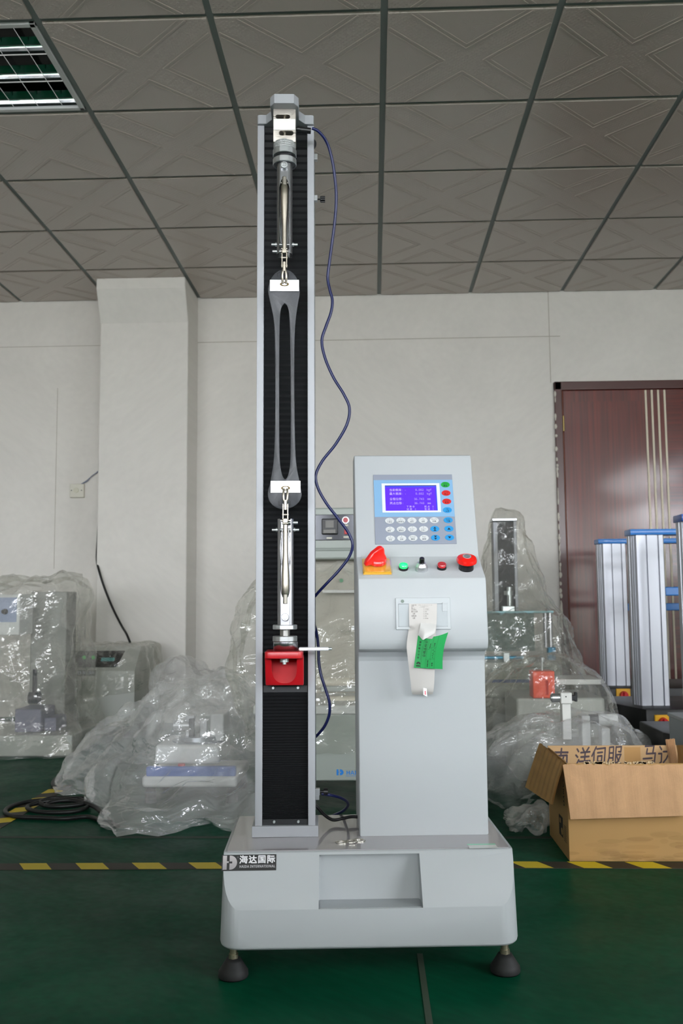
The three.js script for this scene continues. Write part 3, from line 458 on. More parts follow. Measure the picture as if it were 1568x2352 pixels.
  let q = place(723.5, 362, -0.2); add('limit_stop', rbox(0.011, 0.0145, 0.012, 0.001, q.x, q.y, q.z), mAlu, column);
  q = place(723.5, 456, -0.2); add('limit_stop', rbox(0.011, 0.0135, 0.012, 0.001, q.x, q.y, q.z), mAlu, column);
  let k2 = place(740.5, 457.5, -0.2); add('stop_knob', [crease(join([cyl(0.0062, 0.0062, 0.0115, 'x', 20), ...[0, 1, 2, 3, 4, 5].map((i) => cylAt(0.0022, 0.0022, 0.0105, 'x', 0.0005, 0.0058 * Math.cos(i * PI / 3), 0.0058 * Math.sin(i * PI / 3), 10))]), 0.6).translate(k2.x, k2.y, k2.z), cylAt(0.0017, 0.0017, 0.016, 'x', k2.x - 0.011, k2.y, k2.z, 10)], mBlackPl, column);
  q = place(713.5, 331, -0.215); add('cable_grommet', [cylAt(0.0135, 0.0135, 0.006, 'z', q.x, q.y, q.z, 30)], mBlackPl, column);
  q = place(728, 1818, -0.2); add('limit_stop', rbox(0.012, 0.014, 0.014, 0.001, q.x, q.y, q.z), mAlu, column);
  q = place(728.5, 1830.5, -0.2); add('limit_stop', rbox(0.009, 0.0105, 0.012, 0.001, q.x, q.y, q.z), mAlu, column);
  k2 = place(748, 1818, -0.2); add('stop_knob', [cylAt(0.0075, 0.0075, 0.009, 'x', k2.x, k2.y, k2.z, 20), cylAt(0.0035, 0.0035, 0.016, 'x', k2.x - 0.01, k2.y, k2.z, 12)], mBlackPl, column);
  // guide rod that carries the stops, tucked behind the rail
  add('stop_rod', [cylAt(0.004, 0.004, 1.5, 'y', 0.062, 0.79, -0.078, 12)], mAlu, column);
}
// cables of the tester
{
  const lc = [[716, 294.5, -0.092], [727, 299, -0.094], [740, 311, -0.1], [752, 331, -0.11], [762, 365, -0.12], [769, 410, -0.13], [772, 452, -0.14], [769, 505, -0.15], [762, 560, -0.16], [756, 605, -0.165], [752.5, 640, -0.17], [757, 665, -0.17], [763, 690, -0.17], [760, 717, -0.17], [749, 748, -0.17], [739, 781, -0.17], [745, 818, -0.17], [765, 866, -0.17], [790, 907, -0.17], [802, 936, -0.17], [798, 970, -0.17], [772, 1018, -0.175], [738, 1062, -0.18], [725, 1092, -0.18], [729, 1118, -0.18], [748, 1154, -0.18], [777, 1192, -0.185], [801, 1226, -0.19], [809.5, 1251, -0.19], [803, 1276, -0.195], [780, 1308, -0.2], [752, 1338, -0.205], [726, 1366, -0.22], [708, 1390, -0.235], [706, 1412, -0.24], [720, 1432, -0.235], [727, 1456, -0.22], [731, 1490, -0.21], [732, 1520, -0.205], [737, 1550, -0.2], [747, 1582, -0.2], [756, 1612, -0.2], [756, 1640, -0.205], [745, 1668, -0.215], [724, 1693, -0.235], [705, 1712, -0.25]].map((a) => ML(...a));
  const m = add('load_cell_cable', tube(lc, 0.0033, 600, 10), mCable, tester); m.userData.label = 'dark blue load cell cable wandering down beside the column';
  const sc = [[738, 1823, -0.2], [752, 1825, -0.2], [775, 1830, -0.215], [794, 1839, -0.25], [799, 1849, -0.29], [788, 1862, -0.34], [770, 1871, -0.375], [750, 1880, -0.39], [735, 1890, -0.37]].map((a) => ML(...a));
  add('signal_cable', tube(sc, 0.0033, 120, 10), mCable, tester);
  const pc = [[716, 1842, -0.24], [728, 1853, -0.24], [744, 1871, -0.245], [764, 1883, -0.25], [786, 1880, -0.255], [806, 1876, -0.26], [826, 1877, -0.262], [850, 1882, -0.265]].map((a) => ML(...a));
  add('power_cable', tube(pc, 0.0036, 120, 10), mBlackPl, tester);
}
// control console
const consoleG = partGroup('control_console', tester);
{
  const prof = roundedPts([[0.345, 0.2418, 0], [0.145, 0.2418, 0], [0.145, 0.618, 0.03], [0.128, 0.633, 0.012], [0.105, 0.637, 0.01], [0.095, 0.655, 0.016], [0.1085, 0.789, 0.014], [0.193, 0.84, 0.02], [0.2735, 1.083, 0.014], [0.345, 1.083, 0.01]], 7);
  add('housing', crease(poly(prof, 0.2762, 0.0035, 3).rotateY(PI / 2).translate(-0.0133, 0, 0), 0.5), mPaint, consoleG);
  // membrane keypad
  const t = V3(0, 0.243, -0.0805).normalize(), n = V3(0, 0.0805, 0.243).normalize(), p0 = V3(0, 0.84, -0.193).addScaledVector(n, 0.0003);
  const M = new THREE.Matrix4().makeBasis(V3(1, 0, 0), t, n);
  const uv = (px, py) => { const q = MP(px, py, p0, n), d = q.clone().sub(p0); return [q.x, d.dot(t)]; };
  const on = (g, x, v, h = 0) => { const o = p0.clone().addScaledVector(t, v).addScaledVector(n, h); o.x += x; return g.applyMatrix4(M.clone().setPosition(o)); };
  const [x0, v1] = uv(857, 1091), [x1, v0] = uv(1048, 1249.5), W = 0.1842, xm = (0.0306 + 0.2148) / 2, Hh = v1 - v0, vm = (v0 + v1) / 2;
  add('keypad_panel', on(rbox(W, Hh, 0.0018, 0.0006), xm, vm, 0.0009), std(0x868c9a, 0.45), consoleG);
  const bT = uv(900, 1103.5)[1], bB = uv(900, 1188)[1];
  add('keypad_band', on(box(W - 0.0008, bT - bB, 0.0004), xm, (bT + bB) / 2, 0.002), std(0x78a2c6, 0.45), consoleG);
  const [fx0, fv1] = uv(875.5, 1111.5), [fx1, fv0] = uv(1012.5, 1177.5), fw = fx1 - fx0, fh = fv1 - fv0;
  add('screen_bezel', on(rbox(fw, fh, 0.0008, 0.0003), (fx0 + fx1) / 2, (fv0 + fv1) / 2, 0.0024), std(0xd2d5d9, 0.45), consoleG);
  const [sx0, sv1] = uv(883.3, 1116.5), [sx1, sv0] = uv(1004.7, 1173.6), sw = sx1 - sx0, sh = sv1 - sv0;
  const screen = canvasTex(1024, 512, (c, w, h) => {
    c.fillStyle = '#6a2fff'; c.fillRect(0, 0, w, h);
    c.fillStyle = '#3f4bff'; c.fillRect(0, 0, w, 42); c.fillRect(w - 24, 0, 24, h); c.fillStyle = '#1d1c6e'; c.fillRect(0, 0, w, 12); c.fillStyle = '#6f6dff'; c.fillRect(0, 24, w, 6);
    const ink = '#cdb6ff', line = (s, y) => strokeText(c, s, 86, y, 54, 6, ink, 1.12);
    line('当前载荷: -', 66); line('最大载荷: -', 142); line('全程位移:', 250); line('两点位移:', 334);
    c.font = '56px monospace'; c.fillText('0.002', 600, 114); c.fillText('0.002', 600, 192); c.fillText('kgf', 824, 114); c.fillText('kgf', 824, 192);
    c.fillText('36.743', 566, 300); c.fillText('36.743', 566, 384); c.fillText('mm', 830, 300); c.fillText('mm', 830, 384);
    strokeText(c, '下降中', 412, 412, 42, 5, ink, 1.4); strokeText(c, '起点', 764, 412, 42, 5, ink, 1.5); c.font = '46px monospace'; c.fillText('0', 920, 452);
    strokeText(c, '试样', 412, 464, 42, 5, ink, 1.5); c.fillText('2', 570, 504); strokeText(c, '完成', 764, 464, 42, 5, ink, 1.5); c.fillText('1', 920, 504);
  });
  const sm = add('display_screen', on(planarUV(box(sw, sh, 0.0006), 1 / sw, 1 / sh, 'x', 'y', -sw / 2, -sh / 2), (sx0 + sx1) / 2, (sv0 + sv1) / 2, 0.003), std(0x101018, 0.3, 0, { emissive: 0xffffff, emissiveMap: screen, emissiveIntensity: 1.0 }), consoleG);
  sm.userData.label = 'lit violet display with four lines of readings';
  const glow = new THREE.RectAreaLight(new THREE.Color(0.25, 0.12, 1), 0.35, sw, sh); glow.name = 'screen_glow';
  const gp = p0.clone().addScaledVector(t, (sv0 + sv1) / 2).addScaledVector(n, 0.006); gp.x += (sx0 + sx1) / 2; glow.position.copy(gp);
  tester.add(glow); glow.lookAt(toWorld(gp.clone().add(n)));
  // keys
  const keys = [[330, 837, 'w', '1', 'F.Unit', '力单位'], [522, 833, 'w', '2', 'D.Unit', '位移单位'], [713, 831, 'w', '3', 'Temp', '起点'], [904, 830, 'w', '4', 'Item', '试样'], [1095, 828, 'w', '', 'Shift', '切换'],
    [338, 987, 'w', '5', 'Clear', '删除组'], [530, 983, 'w', '6', 'ClearAll', '删除全'], [721, 980, 'w', '7', 'Print1', '打印1'], [913, 978, 'w', '8', 'Print2', '打印2'], [1105, 975, 'b', 'UU'], [1347, 972, 'b', 'U'],
    [345, 1140, 'w', '9', 'Return', '回位'], [538, 1136, 'w', '0', 'Zero', '回零'], [730, 1133, 'w', '', 'Enter', '确定'], [923, 1130, 'w', '', 'Esc', '返回'], [1117, 1127, 'b', 'DD'], [1358, 1123, 'b', 'D'],
    [1285, 218, 'g', '', 'Test', '测试'], [1298, 361, 'r', '', 'Stop', '停止'], [1309, 505, 'r', '', 'Pause', '暂停'], [1320, 652, 'b', '', 'Up', '上升'], [1334, 825, 'b', '', 'Down', '下降']];
  const KC = { w: '#eceef0', b: '#20a4ec', g: '#14b83c', r: '#f02426' }, CW = 168, CH = 112, COLS = 6;
  const atlas = canvasTex(1024, 512, (c) => keys.forEach(([, , k, a, b, d], i) => {
    const X = (i % COLS) * CW, Y = Math.floor(i / COLS) * CH, cx = X + CW / 2; c.save(); c.beginPath(); c.rect(X, Y, CW, CH); c.clip();
    c.fillStyle = KC[k]; c.fillRect(X, Y, CW, CH); const ink = k === 'r' ? '#7a1016' : k === 'w' ? '#5a5f68' : '#0f2a44'; c.fillStyle = ink; c.textAlign = 'center';
    if (/^[UD]+$/.test(a)) { c.fillStyle = '#0c1a33'; const up = a[0] === 'U', L = a.length, s = L === 2 ? 34 : 38; for (let q = 0; q < L; q++) { const y = Y + CH / 2 + (q - (L - 1) / 2) * 38, e = up ? -1 : 1; c.beginPath(); c.moveTo(cx, y + e * s / 2); c.lineTo(cx - s * 0.8, y - e * s / 2); c.lineTo(cx + s * 0.8, y - e * s / 2); c.closePath(); c.fill(); } }
    else if (a) { c.font = '30px sans-serif'; c.fillText(a, cx, Y + 32); c.font = '24px monospace'; c.fillText(b, cx, Y + 58); }
    else { c.font = '36px monospace'; c.fillText(b, cx, Y + 50); }
    if (d) { c.textAlign = 'left'; const s = a ? 26 : 32, n2 = d.length; strokeText(c, d, cx - n2 * s * 0.56, Y + (a ? 66 : 60), s, a ? 3 : 4, ink, 1.12); }
    c.restore();
  }));
  const mKey = std(0xd4d4d4, 0.45, 0, { map: atlas }), rx = 0.01045, ry = 0.0072;
  keys.forEach(([X, Y], i) => {
    const [kx, kv] = uv(850 + X / 7.467, 1085 + Y / 7.467), g = new THREE.CylinderGeometry(0.975, 1, 0.0008, 32).rotateX(PI / 2).scale(rx, ry, 1);
    const p = g.attributes.position, U = new Float32Array(p.count * 2), cx = (i % COLS) * CW + CW / 2, cy = Math.floor(i / COLS) * CH + CH / 2;
    for (let q = 0; q < p.count; q++) { U[q * 2] = (cx + p.getX(q) / rx * (CW / 2 - 3)) / 1024; U[q * 2 + 1] = 1 - (cy - p.getY(q) / ry * (CH / 2 - 3)) / 512; }
    g.setAttribute('uv', new THREE.BufferAttribute(U, 2));
    add('key', on(g, kx, kv, 0.0024), mKey, consoleG);
  });
  // shelf with switches
  const n2 = V3(0, 0.0845, 0.051).normalize(), d2 = V3(0, -0.051, 0.0845).normalize(), p2 = V3(0, 0.789, -0.1085), M2 = new THREE.Matrix4().makeBasis(V3(1, 0, 0), n2, d2);
  const sh2 = (g, px, py) => { const q = MP(px, py, p2, n2); return g.applyMatrix4(M2.clone().setPosition(q)); };
  const list = (a, px, py) => sh2(join(a), px, py);
  add('switch_plate', list([rbox(0.0615, 0.0035, 0.066, 0.001, 0, 0.002, 0), rbox(0.0575, 0.005, 0.062, 0.001, 0, 0.004, 0)], 864.5, 1303.5), phys(0xe8b02c, 0.35, { clearcoat: 0.6, clearcoatRoughness: 0.1 }), consoleG);
  add('switch_cover', list([rbox(0.0655, 0.0013, 0.0745, 0.0006, 0, 0.0105, 0), rbox(0.0655, 0.01, 0.0013, 0.0006, 0, 0.0055, 0.0366), rbox(0.0655, 0.01, 0.0013, 0.0006, 0, 0.0055, -0.0366), rbox(0.0013, 0.01, 0.0745, 0.0006, 0.0322, 0.0055, 0), rbox(0.0013, 0.01, 0.0745, 0.0006, -0.0322, 0.0055, 0)], 864.5, 1303.5), phys(0xffffff, 0.06, { transmission: 1, thickness: 0, ior: 1.45 }), consoleG);
  const mSwR = phys(0xf01c14, 0.32, { clearcoat: 0.5, clearcoatRoughness: 0.15 });
  { // rotary handle: a round boss with a tall fin turned off the diagonal
    const fin = poly(roundedPts([[-0.033, 0, 0.002], [-0.029, 0.011, 0.01], [-0.016, 0.027, 0.014], [0.003, 0.038, 0.012], [0.012, 0.036, 0.007], [0.0145, 0.02, 0.006], [0.019, 0.01, 0.005], [0.02, 0, 0.002]], 6), 0.014, 0.0035, 3).translate(0, 0, -0.007).rotateY(0.42);
    add('rotary_handle', list([crease(fin, 0.6).translate(0, 0.012, 0), crease(lathe([[0, 0], [0.0185, 0], [0.0185, 0.006], [0.0165, 0.0095], [0, 0.0105]], 36), 0.5).translate(0, 0.0112, 0)], 867, 1302), mSwR, consoleG);
    add('handle_mark', list([box(0.0022, 0.0009, 0.005).rotateY(0.42).translate(0.005, 0.0485, -0.002)], 867, 1302), std(0xe8e4dc, 0.5), consoleG);
  }
  const lampParts = (px, py, color, em) => {
    add('lamp_collar', list([crease(lathe([[0, 0], [0.0103, 0], [0.0103, 0.0045], [0.0096, 0.005], [0, 0.005]], 36), 0.5)], px, py), mBlackPl, consoleG);
    const q = MP(px, py, p2, n2);
    return [add(em ? 'green_lamp' : 'red_lamp', list([crease(lathe([[0, 0.0045], [0.0092, 0.0045], [0.0096, 0.0105], [0.0088, 0.0118], [0.0075, 0.0112], [0, 0.0112]], 36), 0.5)], px, py), em ? phys(0x0fae5a, 0.25, { emissive: 0x18e07a, emissiveIntensity: 0.85, clearcoat: 0.7 }) : phys(color, 0.22, { clearcoat: 0.8, clearcoatRoughness: 0.08 }), consoleG), q];
  };
  const [, gq] = lampParts(926, 1307, 0, true); lampParts(1014, 1305.5, 0xc4101a, false);
  const gl = new THREE.PointLight(new THREE.Color(0.08, 1, 0.42), 0.0007); gl.name = 'green_lamp_light'; gl.position.copy(gq.clone().addScaledVector(n2, 0.016)); gl.shadow.radius = 0.4; gl.castShadow = true; tester.add(gl);
  add('selector_ring', list([crease(lathe([[0, 0], [0.0136, 0], [0.0136, 0.009], [0.0122, 0.0125], [0.009, 0.0165], [0.0085, 0.018], [0, 0.018]], 40), 0.5)], 967.5, 1309), std(0xc6c8cb, 0.35, 0.75), consoleG);
  add('selector_knob', list([crease(lathe([[0, 0.017], [0.0058, 0.017], [0.0054, 0.0285], [0.0046, 0.03], [0, 0.03]], 28), 0.5), box(0.0012, 0.012, 0.0012, 0, 0.024, 0.0053)], 967.5, 1309), mBlackPl, consoleG);
  add('stop_collar', list([crease(lathe([[0, 0], [0.0165, 0], [0.0165, 0.004], [0.0155, 0.016], [0, 0.016]], 36), 0.5)], 1070, 1306), mBlackPl, consoleG);
  add('stop_button', list([crease(lathe([[0, 0.0165], [0.019, 0.016], [0.0222, 0.0185], [0.0226, 0.022], [0.0205, 0.0268], [0.015, 0.0295], [0.009, 0.0305], [0, 0.0305]], 48), 0.7)], 1070, 1306), mSwR, consoleG);
  const stopTex = canvasTex(128, 128, (c) => { c.fillStyle = '#b9bcc0'; c.fillRect(0, 0, 128, 128); c.fillStyle = '#5a5d62'; c.beginPath(); c.arc(64, 64, 50, 0.5, PI - 0.5); c.fill(); c.beginPath(); c.arc(64, 64, 50, PI + 0.5, -0.5); c.fill(); c.fillStyle = '#b9bcc0'; c.fillRect(0, 40, 128, 48); c.fillStyle = '#3c3e42'; c.font = 'bold 40px sans-serif'; c.textAlign = 'center'; c.fillText('STOP', 64, 79); });
  add('stop_emblem', list([planarUV(cyl(0.0092, 0.0092, 0.0008, 'y', 36), 1 / 0.0184, -1 / 0.0184, 'x', 'z', -0.0092, 0.0092).translate(0, 0.0308, 0)], 1070, 1306), std(0xffffff, 0.35, 0.3, { map: stopTex }), consoleG);
  // printer
  const n3 = V3(0, 0.0135, 0.134).normalize(), t3 = V3(0, 0.134, -0.0135).normalize(), p3 = V3(0, 0.655, -0.095), M3 = new THREE.Matrix4().makeBasis(V3(1, 0, 0), t3, n3);
  const pq = (px, py) => MP(px, py, p3, n3), on3 = (g, px, py, h = 0) => g.applyMatrix4(M3.clone().setPosition(pq(px, py).addScaledVector(n3, h)));
  const mPr = phys(0xb2b7ba, 0.5, paint), mSeam = std(0x777d82, 0.7);
  add('printer_frame', on3(rbox(0.1172, 0.068, 0.005, 0.0015), 971, 1409.5, 0.0015), mPr, consoleG);
  add('printer_door', on3(rbox(0.104, 0.0475, 0.0014, 0.0005), 970.5, 1413.5, 0.0044), std(0xabb1b5, 0.5), consoleG);
  add('door_seam', [on3(box(0.105, 0.0008, 0.0004), 970.5, 1387.2, 0.0047), on3(box(0.105, 0.0009, 0.0004), 970.5, 1438.8, 0.0047), on3(box(0.0007, 0.0485, 0.0004), 915, 1413.5, 0.0047), on3(box(0.0006, 0.0485, 0.0004), 1026, 1413.5, 0.0047)], mSeam, consoleG);
  add('printer_latch', [on3(rbox(0.0108, 0.017, 0.0016, 0.0005), 1020.5, 1395.5, 0.0054), on3(rbox(0.0105, 0.0026, 0.003, 0.0005), 1020.5, 1385.5, 0.0054)], mPr, consoleG);
  add('printer_led', [on3(cyl(0.0036, 0.0036, 0.0012, 'z', 20), 923.5, 1381.5, 0.0042), on3(cyl(0.0018, 0.0018, 0.0018, 'z', 16), 923.5, 1381.5, 0.0043)], std(0x5d6f62, 0.4), consoleG);
}
// ---------------------------------------------------------------- clamps, specimen, paper
function gripThing(name, label, pinPx, flip) {
  const o = ML(pinPx[0], pinPx[1], -0.091), t = thing(name, label, 'clamp', toWorld(o), TH);
  t.rotation.z = TILT;
  const low = flip ? 0 : -0.0125, lev = flip ? 0 : -0.0075, at = (g) => (flip ? g.rotateZ(PI) : g);       // y runs away from the mounting
  const ad = (n, g, m) => add(n, at(Array.isArray(g) ? join(g) : g), m, t);
  // channel with a long front slot
  const W = 0.0168, outer = roundedPts([[-W, -0.014, 0.006], [W, -0.014, 0.006], [W, 0.017, 0.0125], [-W, 0.017, 0.0125]], 7), inner = roundedPts([[-W + 0.002, -0.012, 0.005], [W - 0.002, -0.012, 0.005], [W - 0.002, 0.015, 0.011], [-W + 0.002, 0.015, 0.011]], 7);
  const s = new THREE.Shape(outer.map(([x, y]) => new THREE.Vector2(x, y))); s.holes.push(new THREE.Path(inner.map(([x, y]) => new THREE.Vector2(x, y))));
  const tubeG = new THREE.ExtrudeGeometry(s, { depth: 0.228, bevelEnabled: false, curveSegments: 10 }).rotateX(PI / 2).translate(0, 0.0205, 0);
  const cut = poly(roundedPts([[-0.0112, -0.3, 0], [0.0112, -0.3, 0], [0.0112, -0.06, 0.004], [0.006, -0.04, 0.006], [-0.006, -0.04, 0.006], [-0.0112, -0.06, 0.004]], 5), 0.03).translate(0, 0, 0.0);
  const arch = cyl(0.024, 0.024, 0.1, 'z', 40).scale(0.62, 1, 1).translate(0, -0.2265, 0);
  let ch = csg(tubeG, cut, SUBTRACTION); ch = csg(ch, arch, SUBTRACTION);
  ad('channel', crease(ch, 0.5), std(0x9b9b9f, 0.3, 1));
  ad('mounting_pin', [crease(lathe([[0, -0.018], [0.008, -0.018], [0.008, 0.0255], [0.0072, 0.0268], [0.0045, 0.0274], [0.0038, 0.0268], [0, 0.0268]], 32), 0.5).rotateX(PI / 2).translate(0, low, 0)], mAlu);
  // lever spindle, seen through the slot
  ad('lever', crease(lathe([[0, -0.1945], [0.0049, -0.1945], [0.0051, -0.15], [0.0052, -0.135], [0.0062, -0.118], [0.0078, -0.09], [0.0083, -0.07], [0.0083, -0.0485], [0.0078, -0.0475], [0, -0.0475]], 32), 0.5).translate(0, lev, 0.0135), mNickel);
  ad('lever_collar', [crease(lathe([[0, -0.0475], [0.0059, -0.0475], [0.0059, -0.0285], [0.0052, -0.0275], [0, -0.0275]], 28), 0.5).translate(0, lev, 0.0135), cylAt(0.0036, 0.0036, 0.0185, 'x', 0, -0.0385 + lev, 0.008, 14)], std(0x8f8b82, 0.42, 0.9));
  for (const q of [-1, 1]) ad('link_strip', tube([V3(q * 0.0084, -0.112, 0.008), V3(q * 0.0104, -0.135, 0.009), V3(q * 0.0098, -0.158, 0.009), V3(q * 0.0066, -0.184, 0.009)], 0.0012, 40, 8), mChrome);
  ad('cross_pin', [cylAt(0.0029, 0.0029, 0.0575, 'x', 0, -0.1845, 0.004, 18), ...[-1, 1].flatMap((q) => [cylAt(0.0048, 0.0048, 0.0036, 'x', q * 0.0188, -0.1845, 0.004, 6)])], mZinc);
  ad('stop_pin', [cylAt(0.0032, 0.0032, 0.027, 'x', -0.0125, -0.2, 0.004, 18)], mZinc);
  ad('hub', [rbox(0.0105, 0.011, 0.012, 0.002, 0, -0.203, 0.012), cylAt(0.0026, 0.0026, 0.0172, 'x', 0, -0.2035, 0.0145, 16), cylAt(0.0024, 0.0024, 0.0125, 'x', 0, -0.1975, 0.0145, 16)], mNickel);
  for (const q of [-1, 1]) ad('jaw_link', [rbox(0.0027, 0.038, 0.0085, 0.001, q * 0.005, -0.221, 0.0105)], mNickel);
  ad('rivet', [cylAt(0.0028, 0.0028, 0.0142, 'x', 0, -0.2165, 0.0105, 16), cylAt(0.0026, 0.0026, 0.0138, 'x', 0, -0.2345, 0.0105, 16)], mNickel);
  ad('jaw', [rbox(0.0056, 0.022, 0.006, 0.0012, 0, -0.237, 0.0125), ...[-1, 1].map((q) => tube([V3(q * 0.0014, -0.242, 0.0115), V3(q * 0.0036, -0.2495, 0.0125), V3(q * 0.0043, -0.261, 0.0115), V3(q * 0.0036, -0.2725, 0.007)], 0.0026, 36, 10))], mNickel);
  ad('weld_ring', [new THREE.TorusGeometry(0.0062, 0.0018, 10, 26).scale(1.25, 0.62, 0.8).translate(0, -0.274, 0.0052)], std(0x6b5a34, 0.6, 0.5));
  const pad = rbox(0.0638, 0.0257, 0.0035, 0.0006, 0, 0, 0).rotateX(flip ? -0.0 : 0.0).translate(0, -0.2768, 0.0037);
  const pm = ad('clamp_pad', pad, std(0xf2f0f2, 0.32, 0.75)); pm.userData.label = 'bright flat clamping plate';
  ad('rear_pad', rbox(0.0638, 0.0257, 0.0035, 0.0006, 0, -0.2768, -0.0037), mAlu);
  return t;
}
const upper = gripThing('lever_clamp', 'chrome lever clamp hanging from the load cell, gripping the top of the grey specimen', [653.5, 378.5], false);
{
  const yy = (py) => ML(654, py, -0.066).y - ML(653.5, 378.5, -0.091).y;
  const ring = (r, a, b, ch = 0.0008) => crease(lathe([[0, b], [r - ch, b], [r, b + ch], [r, a - ch], [r - ch, a], [0, a]], 56), 0.4);
  const knurl = noiseTex(128, (u, v) => { const k = 0.5 + 0.25 * Math.sin((u * 40 + v * 8) * 2 * PI) + 0.25 * Math.sin((u * 40 - v * 8) * 2 * PI); return [k, k, k]; }); knurl.repeat.set(2.6, 1);
  add('knurled_nut', ring(0.0248, yy(317.5), yy(334)), std(0xb9bcbd, 0.4, 0.8, { bumpMap: knurl, bumpScale: 0.0012 }), upper);
  add('lock_ring', ring(0.0262, yy(334), yy(347.6)), mAlu, upper);
  add('neck', ring(0.0195, yy(347.6), yy(355.2)), mDark, upper);
  add('end_ring', crease(lathe([[0, yy(355.2)], [0.0254, yy(355.2)], [0.0262, yy(356)], [0.0262, yy(368)], [0.0255, yy(368.8)], [0.0225, yy(368.8)], [0.0222, yy(365)], [0, yy(365)]].reverse(), 56), 0.4), mAlu, upper);
}
const lower = gripThing('lever_clamp', 'chrome lever clamp standing on the red bracket, gripping the bottom of the grey specimen', [655.5, 1417], true);
{
  const yy = (py) => ML(654, py, -0.066).y - ML(655.5, 1417, -0.091).y;
  const ring = (r, a, b, ch = 0.0012) => crease(lathe([[0, b], [r - ch, b], [r, b + ch], [r, a - ch], [r - ch, a], [0, a]], 56), 0.4).translate(-0.0012, 0, 0);
  add('end_ring', ring(0.0258, yy(1435.5), yy(1446.5)), mAlu, lower);
  add('stem', ring(0.0105, yy(1446.5), yy(1461.5), 0.0003), std(0x9c9b98, 0.3, 0.95), lower);
  add('lock_ring', ring(0.026, yy(1461.5), yy(1474.5)), std(0xa9abab, 0.42, 0.85), lower);
}
{ // grey rubber loop stretched between the clamps
  const c = ML(654, 900, -0.091), q = ([x, y]) => { const p = ML(x, y, -0.091); return new THREE.Vector2(p.x - c.x, p.y - c.y); };
  const outer = [[652, 619], [640, 622.5], [629, 631], [620.5, 644], [616, 660], [616, 674], [619.5, 692], [624, 712], [628.3, 735], [630.5, 765], [631.5, 820], [632, 900], [631.5, 980], [630, 1030], [628, 1060], [624.5, 1085], [620.5, 1108], [616, 1125], [614.8, 1137], [618, 1150], [626, 1160], [637, 1167], [651, 1170], [666, 1167], [679, 1160], [688, 1150], [692.5, 1138], [691, 1124], [686.5, 1100], [682, 1078], [679, 1050], [677.5, 1015], [676.5, 960], [675.8, 880], [676, 800], [677.3, 755], [680.5, 722], [684.5, 695], [688, 675], [687.5, 660], [683, 643], [675, 630], [665, 622.5]];
  const inner = [[653.5, 697], [648, 703], [644.5, 714], [642.5, 735], [641.5, 780], [641, 860], [641, 960], [641.5, 1030], [643, 1064], [646, 1084], [650, 1096], [654.5, 1100.5], [659.5, 1096], [663.5, 1083], [666.3, 1060], [667.3, 1020], [667.5, 940], [667, 850], [666, 780], [664.5, 735], [662.5, 714], [659, 702.5]];
  const sm = (pts) => new THREE.SplineCurve([...pts, pts[0]].map(q)).getPoints(150).slice(0, -1);
  const s = new THREE.Shape(sm(outer)); s.holes.push(new THREE.Path(sm(inner)));
  const rub = noiseTex(256, (u, v) => { const k = 1 + 0.16 * fbm(u, v, 5, 4, 3) + 0.05 * fbm(u, v, 50, 2, 8); return [0.255 * k, 0.26 * k, 0.28 * k]; }, true); rub.repeat.set(5, 5);
  const g = new THREE.ExtrudeGeometry(s, { depth: 0.0016, bevelEnabled: true, bevelSize: 0.0009, bevelThickness: 0.0009, bevelSegments: 3, bevelOffset: -0.0009 }).translate(0, 0, -0.0008);
  const o = tag(add('rubber_specimen', planarUV(crease(g, 0.9), 1, 1, 'x', 'y'), phys(0xffffff, 0.5, { map: rub, clearcoat: 0.2, clearcoatRoughness: 0.4 })), 'grey stretched rubber loop with a long slit, held between the two clamps', 'specimen');
  o.position.copy(toWorld(c)); o.rotation.y = TH;
  const ink = std(0x0c0c0e, 0.6), mark = (pts) => { const q2 = pts.map((p) => { const w = q(p); return V3(w.x, w.y, 0.0011); }); const b = []; for (let i = 0; i + 1 < q2.length; i++) { const d = q2[i + 1].clone().sub(q2[i]); b.push(box(d.length() + 0.001, 0.0011, 0.0003).rotateZ(Math.atan2(d.y, d.x)).translate((q2[i].x + q2[i + 1].x) / 2, (q2[i].y + q2[i + 1].y) / 2, 0.0018)); } return add('ink_mark', b, ink, o); };
  mark([[637.5, 636.5], [637, 628.5], [642, 627], [645, 621]]); mark([[662, 636], [662.5, 628], [660, 627.5]]);
  mark([[640.5, 1151], [640.5, 1160.5], [666.5, 1160.5], [666.5, 1151]]);
}
const sheet = (rows, cols, fn, thick = 0.0002) => {                     // fn(u, v) -> point; a sheet with a little thickness
  const g = new THREE.PlaneGeometry(1, 1, cols, rows), p = g.attributes.position, back = [];
  for (let i = 0; i < p.count; i++) { const u = p.getX(i) + 0.5, v = 0.5 - p.getY(i), q = fn(u, v); p.setXYZ(i, q.x, q.y, q.z); }
  g.computeVertexNormals();
  const b = g.clone(), n = g.attributes.normal, bp = b.attributes.position;
  for (let i = 0; i < bp.count; i++) bp.setXYZ(i, bp.getX(i) - n.getX(i) * thick, bp.getY(i) - n.getY(i) * thick, bp.getZ(i) - n.getZ(i) * thick);
  const idx = b.index.array; for (let i = 0; i < idx.length; i += 3) { const t = idx[i]; idx[i] = idx[i + 1]; idx[i + 1] = t; }
  b.computeVertexNormals();
  return [g, b];
};
